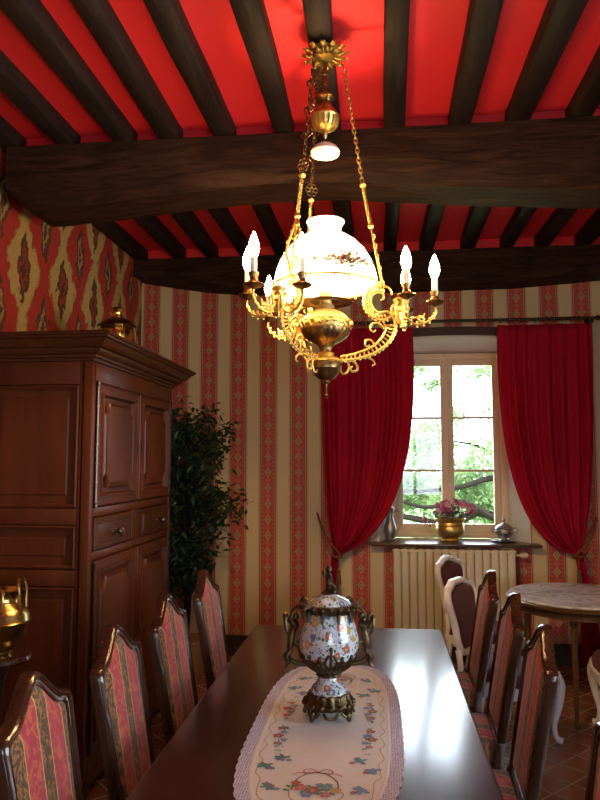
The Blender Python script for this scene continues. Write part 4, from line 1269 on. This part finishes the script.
for k, ang in enumerate((0, 120, 240)):
    ra = math.radians(ang); ca, sa = math.cos(ra), math.sin(ra)
    def rot(b):
        for v in b.verts: v.co = Vector((v.co.x*ca - v.co.y*sa, v.co.x*sa + v.co.y*ca, v.co.z))
        return b
    b = armmesh()
    cps = ((.445,0),(.330,.135),(.330,-.135))
    for px, py in cps: candle(b, px, py, Zcup)
    arm_o = link('arm', rot(b), M_gilt, cd)
    for px, py in cps:
        X_ = px*ca-py*sa; Y_ = px*sa+py*ca
        c = B(); lathe(c, [(.004,Zcup-.006),(.012,Zcup),(.030,Zcup+.006),(.038,Zcup+.014),(.036,Zcup+.017),(.014,Zcup+.012),(.012,Zcup+.018),(.018,Zcup+.026),(.013,Zcup+.036),(.018,Zcup+.05),(.019,Zcup+.058),(.0,Zcup+.058)], (X_,Y_,0), 20, flute=.0)
        link('candle_cup', c, M_dbrass, arm_o)
        c = B(); lathe(c, [(.0125,Zcup+.056),(.0125,Zcup+.115),(0,Zcup+.115)], (X_,Y_,0), 16, caps=(False,True)); link('candle_tube', c, M_tube, arm_o)
        c = B(); lathe(c, [(.009,Zcup+.110),(.016,Zcup+.125),(.0215,Zcup+.145),(.019,Zcup+.168),(.011,Zcup+.190),(.004,Zcup+.208),(0,Zcup+.212)], (X_,Y_,0), 12); link('candle_bulb', c, M_bulb, arm_o)
    # hanger: filigree leaf, ball, twisted rod, ball, links up to the canopy
    def P(r, z): return Vector((r*ca, r*sa, z))
    h = B()
    tg = Vector((-sa, ca, 0))
    def pr_(r, z, o): return P(r, z) + tg*o
    a0 = (.232, 2.365); a1 = (.192, 2.590)
    def ln(t): return (a0[0]+(a1[0]-a0[0])*t, a0[1]+(a1[1]-a0[1])*t)
    for s in (-1,1):
        w = [0,.016,.034,.030,.016,.006]
        tube(h, cr([pr_(*ln(i/5), s*w[i]) for i in range(6)],5), [.005,.005,.005,.004], 6)
        for i in range(1,5):
            q = ln(i/5); tube(h, cr([pr_(*q, 0), pr_(q[0]+.004, q[1]+.018, s*w[i]*.6), pr_(*ln((i+.4)/5), s*w[i])],3), .003, 5)
            ball(h, pr_(*q, s*(w[i]+.006)), .006, seg=6, rings=4)
    tube(h, [P(*a0), P(*a1)], .004, 6); ball(h, P(*a0), .010); ball(h, P(.189,2.605), .0135)
    b0, b1 = Vector(P(.187,2.615)), Vector(P(.158,2.775))
    dv = (b1-b0); e1 = tg; e2 = dv.normalized().cross(e1)
    for s in (0, PI):
        tube(h, [b0+dv*(i/48)+(e1*math.cos(i*.75+s)+e2*math.sin(i*.75+s))*.0045 for i in range(49)], .0045, 6)
    lathe(h, [(.006,-.006),(.014,0),(.016,.008),(.008,.014)], tuple(b1), 14)
    hg = link('hanger', h, M_gilt, cd)
    # ornament + chain
    h = B()
    N_ = 26; c0, c1 = P(.156,2.792), P(.072,3.358)
    for i in range(N_):
        p = c0.lerp(c1, (i+.5)/N_); dn = (c1-c0).normalized(); L_ = (c1-c0).length/N_*.72
        sd = tg if i % 2 else dn.cross(tg)
        loop = [p + dn*L_*math.cos(a) + sd*.0065*math.sin(a) for a in [2*PI*q/10 for q in range(10)]]
        tube(h, loop, .003, 5, True)
    if ang == 0: pass
    else:
        q = c0.lerp(c1, .06); 
        for w_ in (0,60,120,180,240,300):
            aa = math.radians(w_); cpt = q + tg*.018*math.cos(aa) + Vector((0,0,.018*math.sin(aa)))
            tube(h, [cpt + tg*.011*math.cos(t) + Vector((0,0,.011*math.sin(t))) for t in [2*PI*u/10 for u in range(10)]], .003, 5, True)
        for tt in (.3,.5,.72):
            q = c0.lerp(c1, tt)
            for s in (-1,1):
                tube(h, cr([q, q+tg*s*.016+Vector((0,0,.014)), q+tg*s*.022+Vector((0,0,-.004)), q+tg*s*.010+Vector((0,0,-.012))],4), [.004,.004,.002], 6)
    link('chain', h, M_gilt if ang == 0 else M_dbrass, cd)

# ------------------------------------------------------------------ outside
bm = B(); box(bm, -60, 60, YB+.46, 90, -.42, -.40); g = struct('floor_lawn', bm, M_grass); del g['kind']
g.name = 'lawn'; g['kind'] = 'structure'
random.seed(21)
def tree(label, base, trunk_pts, branches, clusters, nleaf, ls=.13):
    t = thing('tree', label, 'tree', base)
    b = B(); tube(b, cr(trunk_pts,6), [.16,.13,.10,.05], 10)
    for pts, r in branches: tube(b, cr(pts,6), [r, r*.7, r*.35], 8)
    link('trunk', b, M_bark, t)
    b = B()
    for (c, rad, k) in clusters:
        k *= 1.35
        for q in range(int(nleaf*k*1.7)):
            v = Vector((random.gauss(0,1),random.gauss(0,1),random.gauss(0,1))); v = v.normalized()*rad*random.random()**.45
            v.z *= .75
            # clumpy
            p = Vector(c)+v
            if noise.noise(p*2.1) < -.08: continue
            d = Vector((random.uniform(-1,1),random.uniform(-1,1),random.uniform(-1,.4)))
            leafquad(b, p, d, ls*.55, ls, Vector((random.uniform(-1,1),random.uniform(-1,1),1)))
    link('foliage', b, M_tleaf, t, False)
    return t
# near garden tree with crooked low branches (base right of the window axis)
tree('spreading garden tree with crooked low branches seen through the window', (3.3,12.4,-.40),
     [(0,0,0),(.1,0,1.2),(-.1,.1,2.4),(.1,0,4.2)],
     [([(0,0,1.0),(-.6,.1,1.25),(-1.1,0,1.05),(-1.6,.1,1.15),(-2.1,.1,.95),(-2.9,.1,1.08),(-3.4,0,1.0)], .11),([(-1.4,.0,1.10),(-1.9,-.1,1.35),(-2.5,0,1.25),(-3.2,0,1.45)], .06),
      ([(0,0,1.5),(-.7,0,1.55),(-1.3,.1,1.75),(-1.9,0,1.6),(-2.6,.1,1.52),(-3.1,0,1.55)], .07),
      ([(0,0,1.7),(-.5,0,2.1),(-1.0,0,2.2)], .05), ([(0,0,2.2),(-.3,.2,3.2),(-.6,0,3.8)], .05), ([(0,0,2.4),(.8,0,3.2),(1.8,0,3.6)], .05)],
     [((-2.55,.2,2.35),.65,1.6),((-2.9,.6,1.5),.5,.9),((-2.4,.6,.9),.45,.6),((-1.4,.6,1.6),.6,.8),((-2.2,.5,1.75),.5,.7),((-1.5,.5,1.55),.55,.8),((-1.1,.3,2.2),.5,.7),((-1.3,.4,1.0),.5,.7),((-1.0,.3,1.4),.5,.8),((-2.7,.4,3.75),.42,.5),((-2.3,.5,3.5),.25,.2),((-1.7,.4,3.9),.5,.5),((-1.2,.4,3.8),.5,.5),((-1.5,.4,3.0),.3,.12),((-.9,.3,2.9),.5,.6),((-2.0,.5,1.1),.6,.8),((-2.7,.5,1.5),.5,.7),((-1.9,.3,2.9),.35,.25),((-.3,.2,2.6),.9,1),((.8,.2,3.4),.9,.6)], 330, .12)
tree('fuller round tree standing farther off across the lawn', (4.6,26,-.40),
     [(0,0,0),(0,0,1.5),(.1,0,3),(0,0,4.5)], [([(0,0,2),(-1,0,2.6),(-2,0,2.8)],.08)],
     [((-.5,0,2.0),1.6,1.8),((-1.9,0,1.5),1.2,1.2),((.6,0,3.0),1.4,1.2),((-2.8,0,2.6),.7,.4)], 420, .22)
tree('low bushy tree on the left of the lawn outside the window', (.4,24,-.40),
     [(0,0,0),(0,0,.8),(.1,0,1.6),(0,0,2.6)], [([(0,0,1),(-.8,0,1.6),(-1.4,0,1.8)],.06)],
     [((0,0,1.3),1.1,1.6),((-1.0,0,1.1),.9,1),((1.2,0,1.0),.8,.9),((.4,0,2.6),.8,.6)], 420, .2)
# hedge line far away
hd = B()
for q in range(9000):
    x = random.uniform(-9, 16); z = -.4+random.random()**.7*(1.15+.3*math.sin(x*1.3)+.2*math.sin(x*3.1)); y = 32+random.uniform(-.8,.8)
    leafquad(hd, Vector((x,y,z)), Vector((random.uniform(-1,1),random.uniform(-1,1),random.uniform(-1,.4))), .2, .32, Vector((random.uniform(-1,1),random.uniform(-1,1),1)))
o = link('hedge', hd, M_tleaf, None, False, loc=(0,0,0)); tag(o, 'low green hedge along the far end of the lawn', 'hedge')

# ------------------------------------------------------------------ lights
w = bpy.data.worlds.new('sky'); sc.world = w; w.use_nodes = True
bg = w.node_tree.nodes['Background']; bg.inputs[0].default_value = (.74,.87,1,1); bg.inputs[1].default_value = 6
def portal(loc, rot, sx, sy):
    l = bpy.data.lights.new('portal','AREA'); l.shape = 'RECTANGLE'; l.size = sx; l.size_y = sy
    o = bpy.data.objects.new('portal', l); C.objects.link(o); o.location = loc; o.rotation_euler = rot
    l.cycles.is_portal = True
portal(((WX0+WX1)/2, 6.46, (WZ0+WZ1)/2), (-PI/2,0,0), 1.25, 1.77)
portal((XR+.31, (RW[0]+RW[1])/2, (RW[2]+RW[3])/2), (0,PI/2,0), 1.6, 2.2)
portal(((RB[0]+RB[1])/2, YR-.31, (RB[2]+RB[3])/2), (PI/2,0,0), 1.1, 1.4)
s = bpy.data.lights.new('sun','SUN'); s.energy = 7; s.angle = .01; s.color = (1,.96,.88)
so = bpy.data.objects.new('sun', s); C.objects.link(so); so.rotation_euler = Vector((-.6,.5,-.95)).to_track_quat('-Z','Y').to_euler()
l = bpy.data.lights.new('oil_lamp_flame','POINT'); l.energy = 36; l.color = (1,.62,.27); l.shadow_soft_size = .03
o = bpy.data.objects.new('oil_lamp_flame', l); C.objects.link(o); o.location = (CHX, CHY, 2.42)

# ------------------------------------------------------------------ camera
cam = bpy.data.cameras.new('camera'); co = bpy.data.objects.new('camera', cam); C.objects.link(co)
cam.sensor_fit = 'VERTICAL'; cam.sensor_height = 36; cam.lens = 31.5; cam.clip_start = .05; cam.clip_end = 300
co.location = (0,0,1.63)
co.rotation_euler = (PI/2+math.atan(.0886), 0, math.atan(78/700))
sc.camera = co
sc.view_settings.view_transform = 'Standard'; sc.view_settings.look = 'None'
sc.view_settings.gamma = 1; sc.view_settings.use_curve_mapping = False
sc.view_settings.exposure = 1.12
sc.cycles.max_bounces = 8; sc.cycles.diffuse_bounces = 4; sc.cycles.glossy_bounces = 4; sc.cycles.transparent_max_bounces = 12
sc.cycles.sample_clamp_indirect = 4
sc.cycles.use_denoising = True
